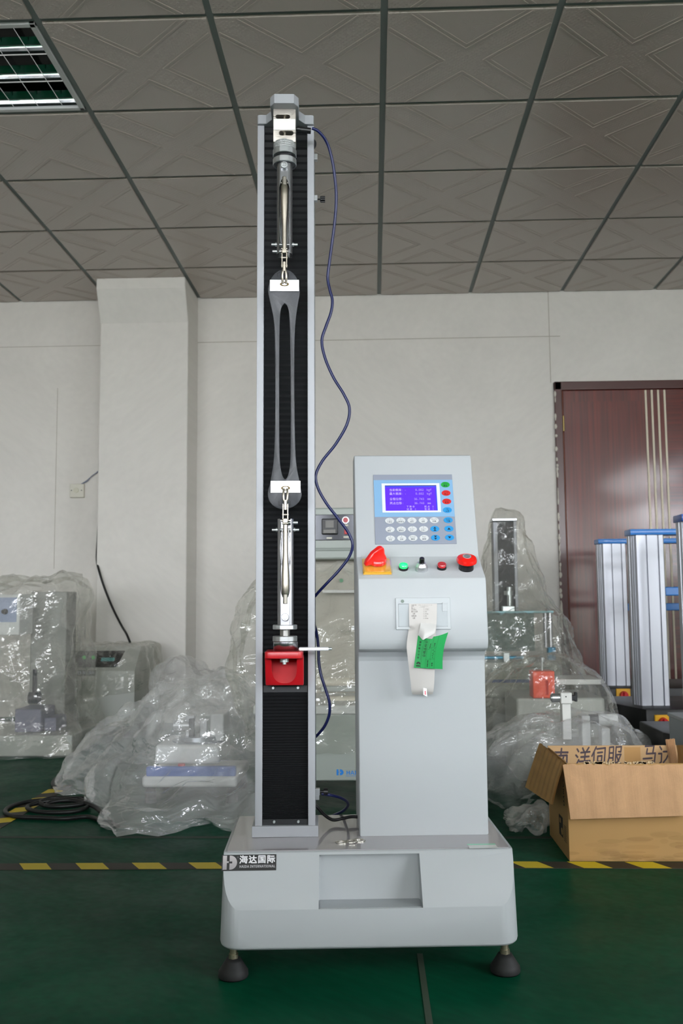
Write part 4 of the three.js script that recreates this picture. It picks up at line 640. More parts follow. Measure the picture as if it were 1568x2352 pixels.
{ // receipt hanging out of the printer
  const rows = [[1386.5, 938.6, 1003.4, -0.0975], [1400, 938.8, 1003.2, -0.0945], [1425, 939, 1002.5, -0.0905], [1440, 939.5, 1001.6, -0.0885], [1452, 937.2, 1000.8, -0.087], [1468, 935, 1000.2, -0.0855], [1487, 933.5, 999.8, -0.0845], [1510, 936, 999, -0.0855], [1540, 939.5, 998, -0.089], [1570, 943, 996.8, -0.095], [1587, 944.6, 995, -0.1], [1595, 946.5, 993, -0.106]];
  const L = rows.map(([y, a, , z]) => ML(a, y, z)), R = rows.map(([y, , b, z]) => ML(b, y, z)), cl = new THREE.CatmullRomCurve3(L), cr = new THREE.CatmullRomCurve3(R);
  const tex = canvasTex(512, 1536, (c, w, h) => {
    c.fillStyle = '#ece7e3'; c.fillRect(0, 0, w, h); c.fillStyle = '#77706c'; c.font = '22px monospace';
    const rowsT = [['试验日期', '2009.11.06 07:11:58'], ['试验速度', '   2.000mm/min'], ['标距', '  0.000mm'], ['最大力', '       0.126kgf'], ['打印单位', '       0.074MPa'], ['最大力位移', '       0.00%'], ['  位移', '       0.000mm'], ['试样位移', '       0.00%'], ['  位移', '       0.000mm']];
    rowsT.forEach(([a, b], i) => { const y = 22 + i * 27, x = strokeText(c, a, 44, y, 22, 2.4, '#8a837f', 1.05); c.font = '22px monospace'; c.fillText(b, Math.max(x, 170), y + 20); });
  });
  const t = thing('receipt_strip', 'long white receipt strip hanging out of the printer on the console', 'receipt', toWorld(L[0]), TH);
  const g = sheet(60, 16, (u, v) => { const a = cl.getPoint(v), b = cr.getPoint(v), q = a.clone().lerp(b, u); q.z += 0.0035 * Math.sin(u * PI) * Math.min(1, v * 3) + 0.0018 * Math.sin(v * 21 + u * 3) * u * (1 - u) * 2; if (u < 0.2) q.z -= 0.012 * Math.exp(-(((v - 0.3) / 0.025) ** 2)) * (0.2 - u) * 4; return q.sub(L[0]); });
  const mp = std(0xd6d6d6, 0.75, 0, { map: tex });
  add('paper', g, mp, t);
  const tq = [ML(972, 1580, -0.088), ML(979.5, 1581.5, -0.088), ML(980.5, 1600, -0.088), ML(971.5, 1595.5, -0.088)];
  const tex2 = canvasTex(64, 128, (c) => { c.fillStyle = '#f2f2f4'; c.fillRect(0, 0, 64, 128); c.fillStyle = '#e2445a'; c.fillRect(26, 44, 16, 66); });
  const tab = add('paper_tab', sheet(6, 4, (u, v) => tq[0].clone().lerp(tq[1], u).lerp(tq[3].clone().lerp(tq[2], u), v).add(V3(0, 0, 0.002 * v)).sub(L[0])), std(0xffffff, 0.6, 0, { map: tex2 }), t);
  tab.userData.label = 'small white tab with a red bar';
}
{ // green label stuck on the receipt, its top corner curled over
  const lab = canvasTex(512, 512, (c, w, h) => {
    c.fillStyle = '#1fc263'; c.fillRect(0, 0, w, h); c.save(); c.translate(0, h); c.rotate(-PI / 2);             // the print reads upwards
    const ink = '#123a20'; emblem(c, 22, 34, 76, ink); strokeText(c, '海达仪器', 150, 36, 34, 4, ink, 1.5); strokeText(c, '检验', 356, 36, 34, 4, ink, 1.4); c.fillStyle = ink; c.font = '15px sans-serif'; c.fillText('HAIDA INTERNATIONAL EQUIPMENT', 130, 104);
    strokeText(c, '合格品标识', 190, 128, 52, 5, ink, 1.12);
    c.strokeStyle = '#0f5a2c'; c.lineWidth = 3; for (const y of [116, 196, 276, 356]) { c.beginPath(); c.moveTo(0, y); c.lineTo(512, y); c.stroke(); } for (const x of [150, 330]) { c.beginPath(); c.moveTo(x, 196); c.lineTo(x, 356); c.stroke(); }
    strokeText(c, '检验日期', 24, 222, 26, 3.5, ink, 1.12); strokeText(c, '试验', 36, 302, 26, 3.5, ink, 1.2); strokeText(c, '格品标', 344, 222, 26, 3.5, ink, 1.12); strokeText(c, '日期', 344, 302, 26, 3.5, ink, 1.2);
    c.lineWidth = 4; c.strokeStyle = ink; c.beginPath(); c.moveTo(164, 330); c.bezierCurveTo(180, 280, 190, 350, 210, 300); c.bezierCurveTo(215, 350, 240, 340, 236, 300); c.lineTo(270, 345); c.lineTo(292, 296); c.lineTo(318, 340); c.stroke();
    c.restore();
  });
  const TL = ML(959.5, 1459.5, -0.081), TR = ML(1028.5, 1452, -0.068), BR = ML(1016, 1537, -0.076), BL = ML(950, 1533.5, -0.0815), o = TL.clone();
  const t = thing('green_label', 'bright green inspection label stuck across the hanging receipt', 'label', toWorld(o), TH);
  const surf = (u, v) => { const a = TL.clone().lerp(TR, u), b = BL.clone().lerp(BR, u), q = a.lerp(b, v); q.y += (-0.009 * Math.sin(u * PI) * (1 - v) * (u < 0.5 ? 1.1 : 0.6)); q.z += 0.006 * Math.sin(u * PI) * (1 - 0.6 * v) + 0.004 * u * (1 - v); q.x -= 0.004 * Math.sin(v * PI) * u; return q.sub(o); };
  const [f, b] = sheet(24, 24, surf, 0.00025);
  add('printed_face', f, std(0xd2d2d2, 0.5, 0, { map: lab }), t);
  add('backing', b, std(0xe9e9e7, 0.6), t);
  const c0 = ML(960, 1458, -0.079), c1 = ML(998, 1454.5, -0.066), c2 = ML(970.5, 1470.5, -0.064), c3 = ML(966, 1430, -0.0815), c4 = ML(1001, 1433, -0.078);
  const cur = add('curled_corner', sheet(12, 14, (u, v) => { const top = c3.clone().lerp(c4, u), low = u < 0.32 ? c0.clone().lerp(c2, u / 0.32) : c2.clone().lerp(c1, (u - 0.32) / 0.68); const q = top.lerp(low, v); q.z += 0.005 * Math.sin(v * PI); return q.sub(o); }, 0.0002), std(0xd4d2d0, 0.6), t);
  cur.userData.label = 'white underside of the curled corner';
}
{ // three loose washers on the base
  const spots = [[784, 1935.2, 0.0125], [806.5, 1934.8, 0.0118], [825, 1930.8, 0.0128]];
  const labels = ['flat metal ring on the white base, the one nearest the column', 'flat metal ring on the white base, the middle of three', 'flat metal ring on the white base, the one nearest the console'];
  spots.forEach(([x, y, r], i) => {
    const q = MP(x, y, V3(0, 0.2418, 0), V3(0, 1, 0)), g = crease(lathe([[r * 0.62, 0], [r, 0], [r, 0.0016], [r * 0.62, 0.0016], [r * 0.62, 0]], 36), 0.5);
    const m = tag(add('metal_ring', g, std(0xc6c1b8, 0.28, 0.95)), labels[i], 'ring', 'loose metal rings on the base');
    m.position.copy(toWorld(V3(q.x, 0.2418 + (i === 1 ? 0.0018 : 0), q.z))); if (i === 1) m.rotation.z = 0.0;
  });
}
// ---------------------------------------------------------------- machines behind, plastic covers, boxes
const mBody = phys(0xb9bcb6, 0.42, paint), mBodyW = phys(0xd6d8d6, 0.4, paint);
const crinkle = noiseTex(512, (u, v) => { let k = 0; for (const [f, w, o] of [[9, 0.5, 1], [19, 0.3, 5], [41, 0.2, 9]]) k += w * Math.abs(tileNoise(u, v, f, o)); const l = 1 - Math.abs(tileNoise(u, v, 12, 21)); k = 0.15 + k * 0.8 + 0.35 * l ** 10; return [k, k, k]; });
crinkle.repeat.set(1.6, 1.6);
const film = (transmission, roughness = 0.1, color = 0xf6f6f3, b = 0.0022) => phys(color, roughness, { transmission, thickness: 0, ior: 1.75, side: THREE.DoubleSide, bumpMap: crinkle, bumpScale: b });
const nBag = createNoise3D(seeded(31));
const ridge = (x, y, z) => { const n = 1 - Math.abs(nBag(x, y, z)); return n * n * n; };
// closed plastic sheet over control rings (each a loop of points, bottom to top): the sheet gets more area than the form it hangs on and buckles into folds
function relax(pos, nu, nv, at, extra, iters, hold, bend, floorY, lean = 1) {
  const home = pos.slice(), E = [], rest = [];
  const link = (p, q, k, w) => { const dx = home[p * 3] - home[q * 3], dy = home[p * 3 + 1] - home[q * 3 + 1], dz = home[p * 3 + 2] - home[q * 3 + 2]; E.push(p, q); rest.push(Math.sqrt(dx * dx + dy * dy + dz * dz) * k, w); };
  for (let i = 0; i < nu; i++) for (let j = 0; j <= nv; j++) {
    const p = at(i, j), k = 1 + extra(p);
    const kv = 1 + (k - 1) * lean, kd = (k + kv) / 2; link(p, at(i + 1, j), k, 1); if (j < nv) { link(p, at(i, j + 1), kv, 1); link(p, at(i + 1, j + 1), kd, 0.8); link(at(i + 1, j), at(i, j + 1), kd, 0.8); }
    if (bend) { link(p, at(i + 2, j), k * 0.985, -bend); if (j < nv - 1) link(p, at(i, j + 2), k * 0.985, -bend); }
  }
  for (let it = 0; it < iters; it++) {
    for (let e = 0; e < rest.length / 2; e++) {
      const p = E[e * 2] * 3, q = E[e * 2 + 1] * 3, dx = pos[q] - pos[p], dy = pos[q + 1] - pos[p + 1], dz = pos[q + 2] - pos[p + 2], L = Math.sqrt(dx * dx + dy * dy + dz * dz) + 1e-9;
      let w = rest[e * 2 + 1]; if (w < 0) { if (L > rest[e * 2]) continue; w = -w; }
      const c = 0.42 * w * (L - rest[e * 2]) / L;
      pos[p] += dx * c; pos[p + 1] += dy * c; pos[p + 2] += dz * c; pos[q] -= dx * c; pos[q + 1] -= dy * c; pos[q + 2] -= dz * c;
    }
    for (let k = 0; k < pos.length; k++) pos[k] += (home[k] - pos[k]) * hold;
    for (let k = 1; k < pos.length; k += 3) if (pos[k] < floorY) pos[k] = floorY;
  }
}
function cover(name, label, rings, { nu = 58, nv = 42, amp = 0.02, slack = 0.115, fine = 0.06, freq = 4, seed = 0, mat, group, closeTop = true, hold = 0.012 } = {}) {
  const loops = rings.map((r) => new THREE.CatmullRomCurve3(r, true, 'centripetal').getSpacedPoints(nu)), last = loops[loops.length - 1], c = V3(0, 0, 0);
  last.forEach((p) => c.add(p)); c.multiplyScalar(1 / last.length);
  const cols = []; for (let i = 0; i < nu; i++) { const pts = loops.map((l) => l[i]); if (closeTop) pts.push(c.clone().lerp(last[i], 0.35), c.clone().lerp(last[i], 0.04)); cols.push(new THREE.CatmullRomCurve3(pts, false, 'centripetal').getSpacedPoints(nv)); }
  const grid = (U, W) => (i, j) => ((i + U) % U) * (W + 1) + j, at = grid(nu, nv), n = V3(), a = V3(), b = V3();
  let pos = new Float32Array(nu * (nv + 1) * 3);
  for (let i = 0; i < nu; i++) for (let j = 0; j <= nv; j++) {
    const p = cols[i][j]; a.subVectors(cols[(i + 1) % nu][j], cols[(i + nu - 1) % nu][j]); b.subVectors(cols[i][Math.min(nv, j + 1)], cols[i][Math.max(0, j - 1)]); n.crossVectors(a, b); if (n.lengthSq() < 1e-14) n.set(0, 1, 0); n.normalize();
    const d = amp * (Math.abs(nBag(p.x * freq + seed, p.y * freq * 0.6, p.z * freq)) - 0.3) + amp * 0.5 * nBag(p.x * freq * 2.6 + seed, p.y * freq * 1.8, p.z * freq * 2.6);
    pos.set([p.x + n.x * d, Math.max(0.003, p.y + n.y * d), p.z + n.z * d], at(i, j) * 3);
  }
  relax(pos, nu, nv, at, (p) => slack * Math.max(0.15, 0.75 + 0.9 * nBag(pos[p * 3] * 2 + seed, pos[p * 3 + 1] * 2, pos[p * 3 + 2] * 2)), 90, hold, 0.2, 0.003, 0.2);
  // finer sheet: flat facets with slightly softened creases, then small crinkles where the film is slack
  const S = 5, NU = nu * S, NV = nv * S, AT = grid(NU, NV); let fp = new Float32Array(NU * (NV + 1) * 3);
  for (let I = 0; I < NU; I++) for (let J = 0; J <= NV; J++) { const i = Math.floor(I / S), j = Math.min(nv - 1, Math.floor(J / S)), u = (I % S) / S, v = J / S - j; for (let k = 0; k < 3; k++) { const A = pos[at(i, j) * 3 + k], B = pos[at(i + 1, j) * 3 + k], C = pos[at(i, j + 1) * 3 + k], D = pos[at(i + 1, j + 1) * 3 + k]; fp[AT(I, J) * 3 + k] = u > v ? A + (B - A) * u + (D - B) * v : A + (D - C) * u + (C - A) * v; } }
  const smooth = () => { const q = fp.slice(); for (let I = 0; I < NU; I++) for (let J = 1; J < NV; J++) for (let k = 0; k < 3; k++) q[AT(I, J) * 3 + k] = 0.4 * fp[AT(I, J) * 3 + k] + 0.15 * (fp[AT(I + 1, J) * 3 + k] + fp[AT(I - 1, J) * 3 + k] + fp[AT(I, J + 1) * 3 + k] + fp[AT(I, J - 1) * 3 + k]); fp = q; };
  smooth();
  for (let q = 0; q < fp.length; q += 3) { const g = 0.0012 * nBag(fp[q] * 60 + seed, fp[q + 1] * 60, fp[q + 2] * 60); fp[q] += g; fp[q + 2] += g; }
  relax(fp, NU, NV, AT, (p) => fine * Math.max(0, Math.min(1, 1.9 * nBag(fp[p * 3] * 3.1 + seed, fp[p * 3 + 1] * 3.1 + 5, fp[p * 3 + 2] * 3.1) - 0.15)), 14, 0.02, 0.2, 0.002);
  const uv = new Float32Array(NU * (NV + 1) * 2), idx = [];
  for (let I = 0; I < NU; I++) for (let J = 0; J <= NV; J++) { uv.set([I / NU * 3, fp[AT(I, J) * 3 + 1]], AT(I, J) * 2); if (J < NV) idx.push(AT(I, J), AT(I + 1, J), AT(I + 1, J + 1), AT(I, J), AT(I + 1, J + 1), AT(I, J + 1)); }
  const g = new THREE.BufferGeometry(); g.setAttribute('position', new THREE.BufferAttribute(fp, 3)); g.setAttribute('uv', new THREE.BufferAttribute(uv, 2)); g.setIndex(idx); g.computeVertexNormals();
  return tag(add(name, g, mat ?? film(0.86)), label, 'plastic cover', group);
}
const oval = (y, x0, x1, zf, zb, n = 3.2, M = 20) => Array.from({ length: M }, (_, k) => { const t = k / M * 2 * PI, c = Math.cos(t), s = Math.sin(t); return V3((x0 + x1) / 2 + (x1 - x0) / 2 * Math.sign(c) * Math.abs(c) ** (2 / n), y, (zf + zb) / 2 - (zb - zf) / 2 * Math.sign(s) * Math.abs(s) ** (2 / n) * -1); });
// ring whose left and right ends are read off the photograph at a depth
const ringPx = (py, xl, xr, depth, zf, zb, n, tilt = 0) => { const a = P(xl, py, depth), b = P(xr, py, depth); const r = oval((a.y + b.y) / 2, a.x, b.x, -zf, -zb, n); r.forEach((p) => { p.y += tilt * (p.x - (a.x + b.x) / 2); }); return r; };
const X = (px, d) => P(px, 1370, d).x, Y = (py, d, px = 784) => P(px, py, d).y;

{ // grey console with indicator lamps, left
  const d = 5.0, x0 = X(138, d), x1 = X(299, d), yb = Y(1668, d, 220), yt = Y(1488, d, 240), ym = Y(1541, d, 240), t = thing('test_console', 'grey floor-standing test cabinet with black lamp panel against the pillar', 'cabinet', V3((x0 + x1) / 2, 0, -d));
  const W = x1 - x0, dz = 0.13;
  const prof = roundedPts([[0, yb, 0.003], [0, ym, 0.006], [dz, yt, 0.008], [0.44, yt, 0.006], [0.44, yb, 0.003]], 4);
  add('body', crease(poly(prof, W + 0.03, 0.003, 2).rotateY(PI / 2).translate(-W / 2, 0, 0), 0.5), mBody, t);
  const tt = V3(0, yt - ym, -dz).normalize(), nn = V3(0, dz, yt - ym).normalize(), M = new THREE.Matrix4().makeBasis(V3(1, 0, 0), tt, nn), L = Math.hypot(yt - ym, dz);
  const on = (g, x, v, h) => g.applyMatrix4(M.clone().setPosition(V3(x, ym, 0).addScaledVector(tt, v).addScaledVector(nn, h)));
  const lx = (px) => X(px, d + 0.07) - (x0 + x1) / 2;
  add('lamp_panel', on(poly([[lx(155), 0], [lx(275), 0], [lx(285), L * 0.66], [lx(163), L * 0.66]], 0.004), 0, L * 0.14, 0.0005), phys(0x09090b, 0.4, {}), t);
  add('indicator_lamp', on(cyl(0.011, 0.011, 0.012, 'z', 18), lx(173), L * 0.45, 0.009), std(0xd01818, 0.3, 0, { emissive: 0xa01010, emissiveIntensity: 0.5 }), t);
  for (const px of [197, 218]) add('indicator_lamp', on(cyl(0.0095, 0.0095, 0.012, 'z', 18), lx(px), L * 0.5, 0.009), std(0x10b040, 0.3, 0, { emissive: 0x0c9030, emissiveIntensity: 0.6 }), t);
  const cd = canvasTex(128, 48, (c) => { c.fillStyle = '#0c2024'; c.fillRect(0, 0, 128, 48); c.strokeStyle = '#8ff0ea'; c.lineWidth = 4; c.strokeRect(4, 4, 120, 40); c.fillStyle = '#7fe6e0'; c.font = 'bold 34px monospace'; c.fillText('000000', 8, 36); });
  add('counter_display', on(planarUV(box(0.072, 0.026, 0.006), 1 / 0.072, 1 / 0.026, 'x', 'y', -0.036, -0.013), lx(252), L * 0.42, 0.006), std(0x081012, 0.3, 0, { emissive: 0xffffff, emissiveMap: cd, emissiveIntensity: 0.35 }), t);
  const lt = canvasTex(256, 64, (c) => { c.fillStyle = '#23262c'; c.fillRect(0, 0, 256, 64); emblem(c, 8, 8, 46, '#aab4c4'); strokeText(c, '海达国际', 72, 8, 36, 5, '#aab4c4', 1.2); });
  const lw = X(223, d) - X(181, d), lh = Y(1540, d) - Y(1553, d);
  add('maker_plate', planarUV(box(lw, lh, 0.003), 1 / lw, 1 / lh, 'x', 'y', -lw / 2, -lh / 2).translate(X(202, d) - (x0 + x1) / 2, Y(1546, d, 202), 0.0016), std(0xffffff, 0.4, 0, { map: lt }), t);
  for (const [x, z] of [[-W / 2 + 0.05, -0.05], [W / 2 - 0.02, -0.05], [-W / 2 + 0.05, -0.39], [W / 2 - 0.02, -0.39]]) add('foot', cylAt(0.022, 0.026, yb, 'y', x, yb / 2, z, 18), mDark, t);
  // thin cover over its upper half, hanging lower on the right
  const r = []; for (const [py, xl, xr, zf, zb, tl] of [[1590, 132, 352, 4.955, 5.53, 0.1], [1562, 134, 352, 4.955, 5.53, 0.06], [1540, 136, 350, 4.96, 5.53, 0], [1510, 140, 347, 5.02, 5.53, 0], [1490, 144, 344, 5.08, 5.52, 0], [1482, 152, 336, 5.13, 5.5, 0]]) r.push(ringPx(py, xl, xr, 5.2, zf, zb, 5, tl));
  cover('plastic_cover', 'thin clear plastic cover over the grey cabinet with the lamp panel', r, { amp: 0.008, freq: 6, seed: 3, mat: film(0.955, 0.06) });
}
{ // covered machine at the far left
  const d = 4.42, t = thing('bench_tester', 'pale test machine with upright column on a grey base box, far left under plastic', 'machine', V3(X(60, d), 0, -d)), ox = X(60, d), lx = (px) => X(px, d) - ox;
  const yb0 = 0.004, yb1 = Y(1689, d, 80);
  add('base_box', rbox(lx(172) - lx(-90), yb1 - yb0, 0.5, 0.008, (lx(172) + lx(-90)) / 2, (yb0 + yb1) / 2, -0.25), mBody, t);
  add('work_block', [rbox(lx(83) - lx(22), Y(1632, d) - yb1, 0.2, 0.006, (lx(83) + lx(22)) / 2, (Y(1632, d) + yb1) / 2, -0.2), rbox(lx(112) - lx(84), Y(1655, d) - yb1, 0.16, 0.004, (lx(112) + lx(84)) / 2, (Y(1655, d) + yb1) / 2, -0.22)], std(0x8d8ca0, 0.4, 0.2), t);
  add('clamp_head', [cylAt(0.03, 0.03, 0.05, 'x', lx(50), Y(1610, d), -0.2, 20), cylAt(0.012, 0.012, 0.16, 'y', lx(50), Y(1580, d), -0.2, 16)], std(0x33343c, 0.4, 0.5), t);
  add('upright', rbox(lx(100) - lx(12), Y(1352, d) - yb1, 0.16, 0.006, (lx(100) + lx(12)) / 2, (Y(1352, d) + yb1) / 2, -0.42), std(0x9b9c97, 0.5), t);
  add('control_head', rbox(lx(37) - lx(-80), Y(1358, d) - Y(1455, d), 0.18, 0.006, (lx(37) + lx(-80)) / 2, (Y(1358, d) + Y(1455, d)) / 2, -0.14), mBodyW, t);
  add('control_plate', box(lx(30) - lx(-70), Y(1366, d) - Y(1424, d), 0.004, (lx(30) + lx(-70)) / 2, (Y(1366, d) + Y(1424, d)) / 2, -0.049), std(0x9aa6c2, 0.4), t);
  add('knob', [cylAt(0.011, 0.012, 0.022, 'z', lx(4), Y(1399, d), -0.036, 20), cylAt(0.014, 0.014, 0.006, 'z', lx(4), Y(1399, d), -0.045, 20)], std(0x55504e, 0.35, 0.5), t);
  const rows = [[1742, -150, 174, 4.36, 5.0], [1722, -150, 174, 4.36, 5.0], [1690, -150, 176, 4.36, 5.0], [1655, -150, 172, 4.37, 4.98], [1610, -150, 160, 4.37, 4.97], [1560, -150, 157, 4.38, 4.97], [1500, -150, 153, 4.38, 4.97], [1450, -150, 152, 4.38, 4.96], [1400, -150, 158, 4.38, 4.96], [1360, -150, 163, 4.4, 4.94], [1340, -120, 165, 4.5, 4.8], [1330, -60, 166, 4.58, 4.72], [1320, 20, 166, 4.62, 4.66]];
  const r = rows.map(([py, a, b, f, k], i) => ringPx(py, a, b, 4.5, f, k, i > 9 ? 4 : 5, i >= 9 ? 0.05 : 0));
  cover('plastic_cover', 'tall crinkled clear plastic cover over the machine at the far left', r, { amp: 0.042, freq: 3.4, seed: 12, mat: film(0.88, 0.06) });
  // a corner of its skirt trailing to the right on the floor
  const sk = [[1705, 168, 208, 4.4, 4.7], [1690, 165, 214, 4.4, 4.7], [1676, 160, 208, 4.42, 4.68], [1655, 156, 186, 4.45, 4.65], [1640, 154, 170, 4.48, 4.6]].map(([py, a, b, f, k]) => ringPx(py, a, b, 4.5, f, k, 2.4));
}
{ // small white and blue bench machine under the near-left cover
  const d = 3.42, t = thing('bench_tester', 'small white bench machine with a blue control strip under the near-left plastic', 'machine', V3(X(430, d), 0, -d)), ox = X(430, d), lx = (px) => X(px, d) - ox, yl = (py) => Y(py, d, 430);
  const wB = lx(545) - lx(330);
  add('base_box', rbox(wB, yl(1783) - 0.06, 0.34, 0.012, (lx(545) + lx(330)) / 2, (yl(1783) + 0.06) / 2, -0.17), mBodyW, t);
  for (const [x, z] of [[lx(345), -0.04], [lx(530), -0.04], [lx(345), -0.3], [lx(530), -0.3]]) add('foot', cylAt(0.018, 0.022, 0.06, 'y', x, 0.03, z, 16), mDark, t);
  add('control_strip', rbox(wB - 0.02, yl(1762) - yl(1785), 0.03, 0.006, (lx(545) + lx(335)) / 2, (yl(1763) + yl(1784)) / 2, -0.02), std(0x2f5fb4, 0.4), t);
  add('button', [cylAt(0.013, 0.015, 0.018, 'y', lx(416), yl(1763), -0.03, 20)], std(0xc02a35, 0.35), t);
  add('upper_body', rbox(lx(500) - lx(352), yl(1716) - yl(1762), 0.26, 0.014, (lx(500) + lx(352)) / 2, (yl(1716) + yl(1762)) / 2, -0.18), mBodyW, t);
  add('turntable', [cylAt(0.075, 0.08, 0.02, 'y', lx(440), yl(1710), -0.16, 32), cylAt(0.1, 0.1, 0.008, 'y', lx(440), yl(1716), -0.16, 32)], std(0x9ba0a6, 0.3, 0.7), t);
  add('clamp_post', [rbox(0.035, 0.11, 0.03, 0.004, lx(420), yl(1690), -0.16), cylAt(0.022, 0.022, 0.06, 'x', lx(400), yl(1680), -0.16, 20), rbox(0.03, 0.09, 0.026, 0.004, lx(452), yl(1695), -0.16)], std(0xbfc1c2, 0.35, 0.4), t);
  add('clamp_jaw', [rbox(0.02, 0.075, 0.02, 0.003, lx(426), yl(1685), -0.135)], std(0x26282e, 0.4), t);
  add('back_plate', rbox(lx(502) - lx(470), yl(1650) - yl(1716), 0.14, 0.006, (lx(502) + lx(470)) / 2, (yl(1650) + yl(1716)) / 2, -0.2), mBodyW, t);
  // rings of the cover: floor outline, then upwards
  const F = (px, py) => FL(px, py, 0.004), U = (px, py, dep) => P(px, py, dep);
  const rings = [
    [F(252, 1890), F(272, 1922), F(330, 1922), F(383, 1918), F(475, 1899), F(530, 1911), F(600, 1905), U(650, 1850, 3.3), U(655, 1800, 3.75), U(560, 1765, 4.2), U(430, 1763, 4.25), U(300, 1765, 4.2), U(190, 1790, 3.95), F(138, 1812), F(152, 1834), F(192, 1835)],
    [U(236, 1858, 3.22), U(266, 1890, 3.0), U(330, 1885, 3.0), U(385, 1880, 3.0), U(475, 1862, 3.08), U(535, 1868, 3.05), U(600, 1860, 3.1), U(648, 1810, 3.35), U(650, 1765, 3.75), U(560, 1735, 4.15), U(430, 1728, 4.2), U(300, 1728, 4.15), U(200, 1735, 3.95), U(146, 1788, 3.78), U(160, 1800, 3.55), U(195, 1815, 3.45)],
    [U(240, 1815, 3.3), U(285, 1835, 3.15), U(340, 1830, 3.15), U(400, 1822, 3.15), U(475, 1812, 3.18), U(540, 1812, 3.18), U(600, 1800, 3.25), U(635, 1755, 3.45), U(635, 1715, 3.75), U(560, 1690, 4.0), U(430, 1690, 4.05), U(320, 1690, 4.05), U(245, 1690, 3.95), U(170, 1745, 3.82), U(185, 1760, 3.6), U(208, 1790, 3.45)],
    [U(285, 1745, 3.38), U(320, 1765, 3.3), U(365, 1765, 3.3), U(415, 1760, 3.3), U(475, 1752, 3.3), U(535, 1745, 3.3), U(592, 1732, 3.35), U(620, 1690, 3.5), U(620, 1660, 3.7), U(560, 1640, 3.9), U(440, 1640, 3.95), U(350, 1640, 3.95), U(285, 1655, 3.9), U(214, 1688, 3.85), U(216, 1704, 3.65), U(245, 1728, 3.5)],
    [U(318, 1680, 3.42), U(345, 1685, 3.38), U(380, 1685, 3.36), U(425, 1680, 3.36), U(480, 1675, 3.36), U(532, 1668, 3.36), U(585, 1655, 3.38), U(608, 1630, 3.5), U(606, 1610, 3.65), U(560, 1598, 3.8), U(460, 1600, 3.82), U(380, 1603, 3.82), U(325, 1612, 3.8), U(302, 1640, 3.76), U(300, 1655, 3.62), U(306, 1670, 3.5)],
    [U(370, 1618, 3.46), U(385, 1620, 3.43), U(410, 1618, 3.42), U(445, 1612, 3.42), U(490, 1605, 3.42), U(530, 1600, 3.42), U(565, 1592, 3.44), U(582, 1580, 3.52), U(580, 1570, 3.6), U(552, 1562, 3.68), U(490, 1566, 3.7), U(420, 1574, 3.7), U(370, 1586, 3.7), U(344, 1594, 3.66), U(345, 1604, 3.58), U(354, 1612, 3.5)],
    [U(470, 1566, 3.5), U(480, 1567, 3.49), U(490, 1566, 3.48), U(502, 1563, 3.48), U(516, 1560, 3.48), U(530, 1558, 3.49), U(542, 1556, 3.5), U(548, 1553, 3.52), U(545, 1550, 3.54), U(535, 1546, 3.56), U(518, 1544, 3.57), U(500, 1546, 3.58), U(478, 1551, 3.58), U(462, 1556, 3.57), U(460, 1560, 3.55), U(463, 1564, 3.52)]];
  cover('plastic_cover', 'big milky plastic cover slumped over the small bench machine left of the column', rings, { amp: 0.036, freq: 4, seed: 23, mat: film(0.77, 0.06, 0xffffff) });
}
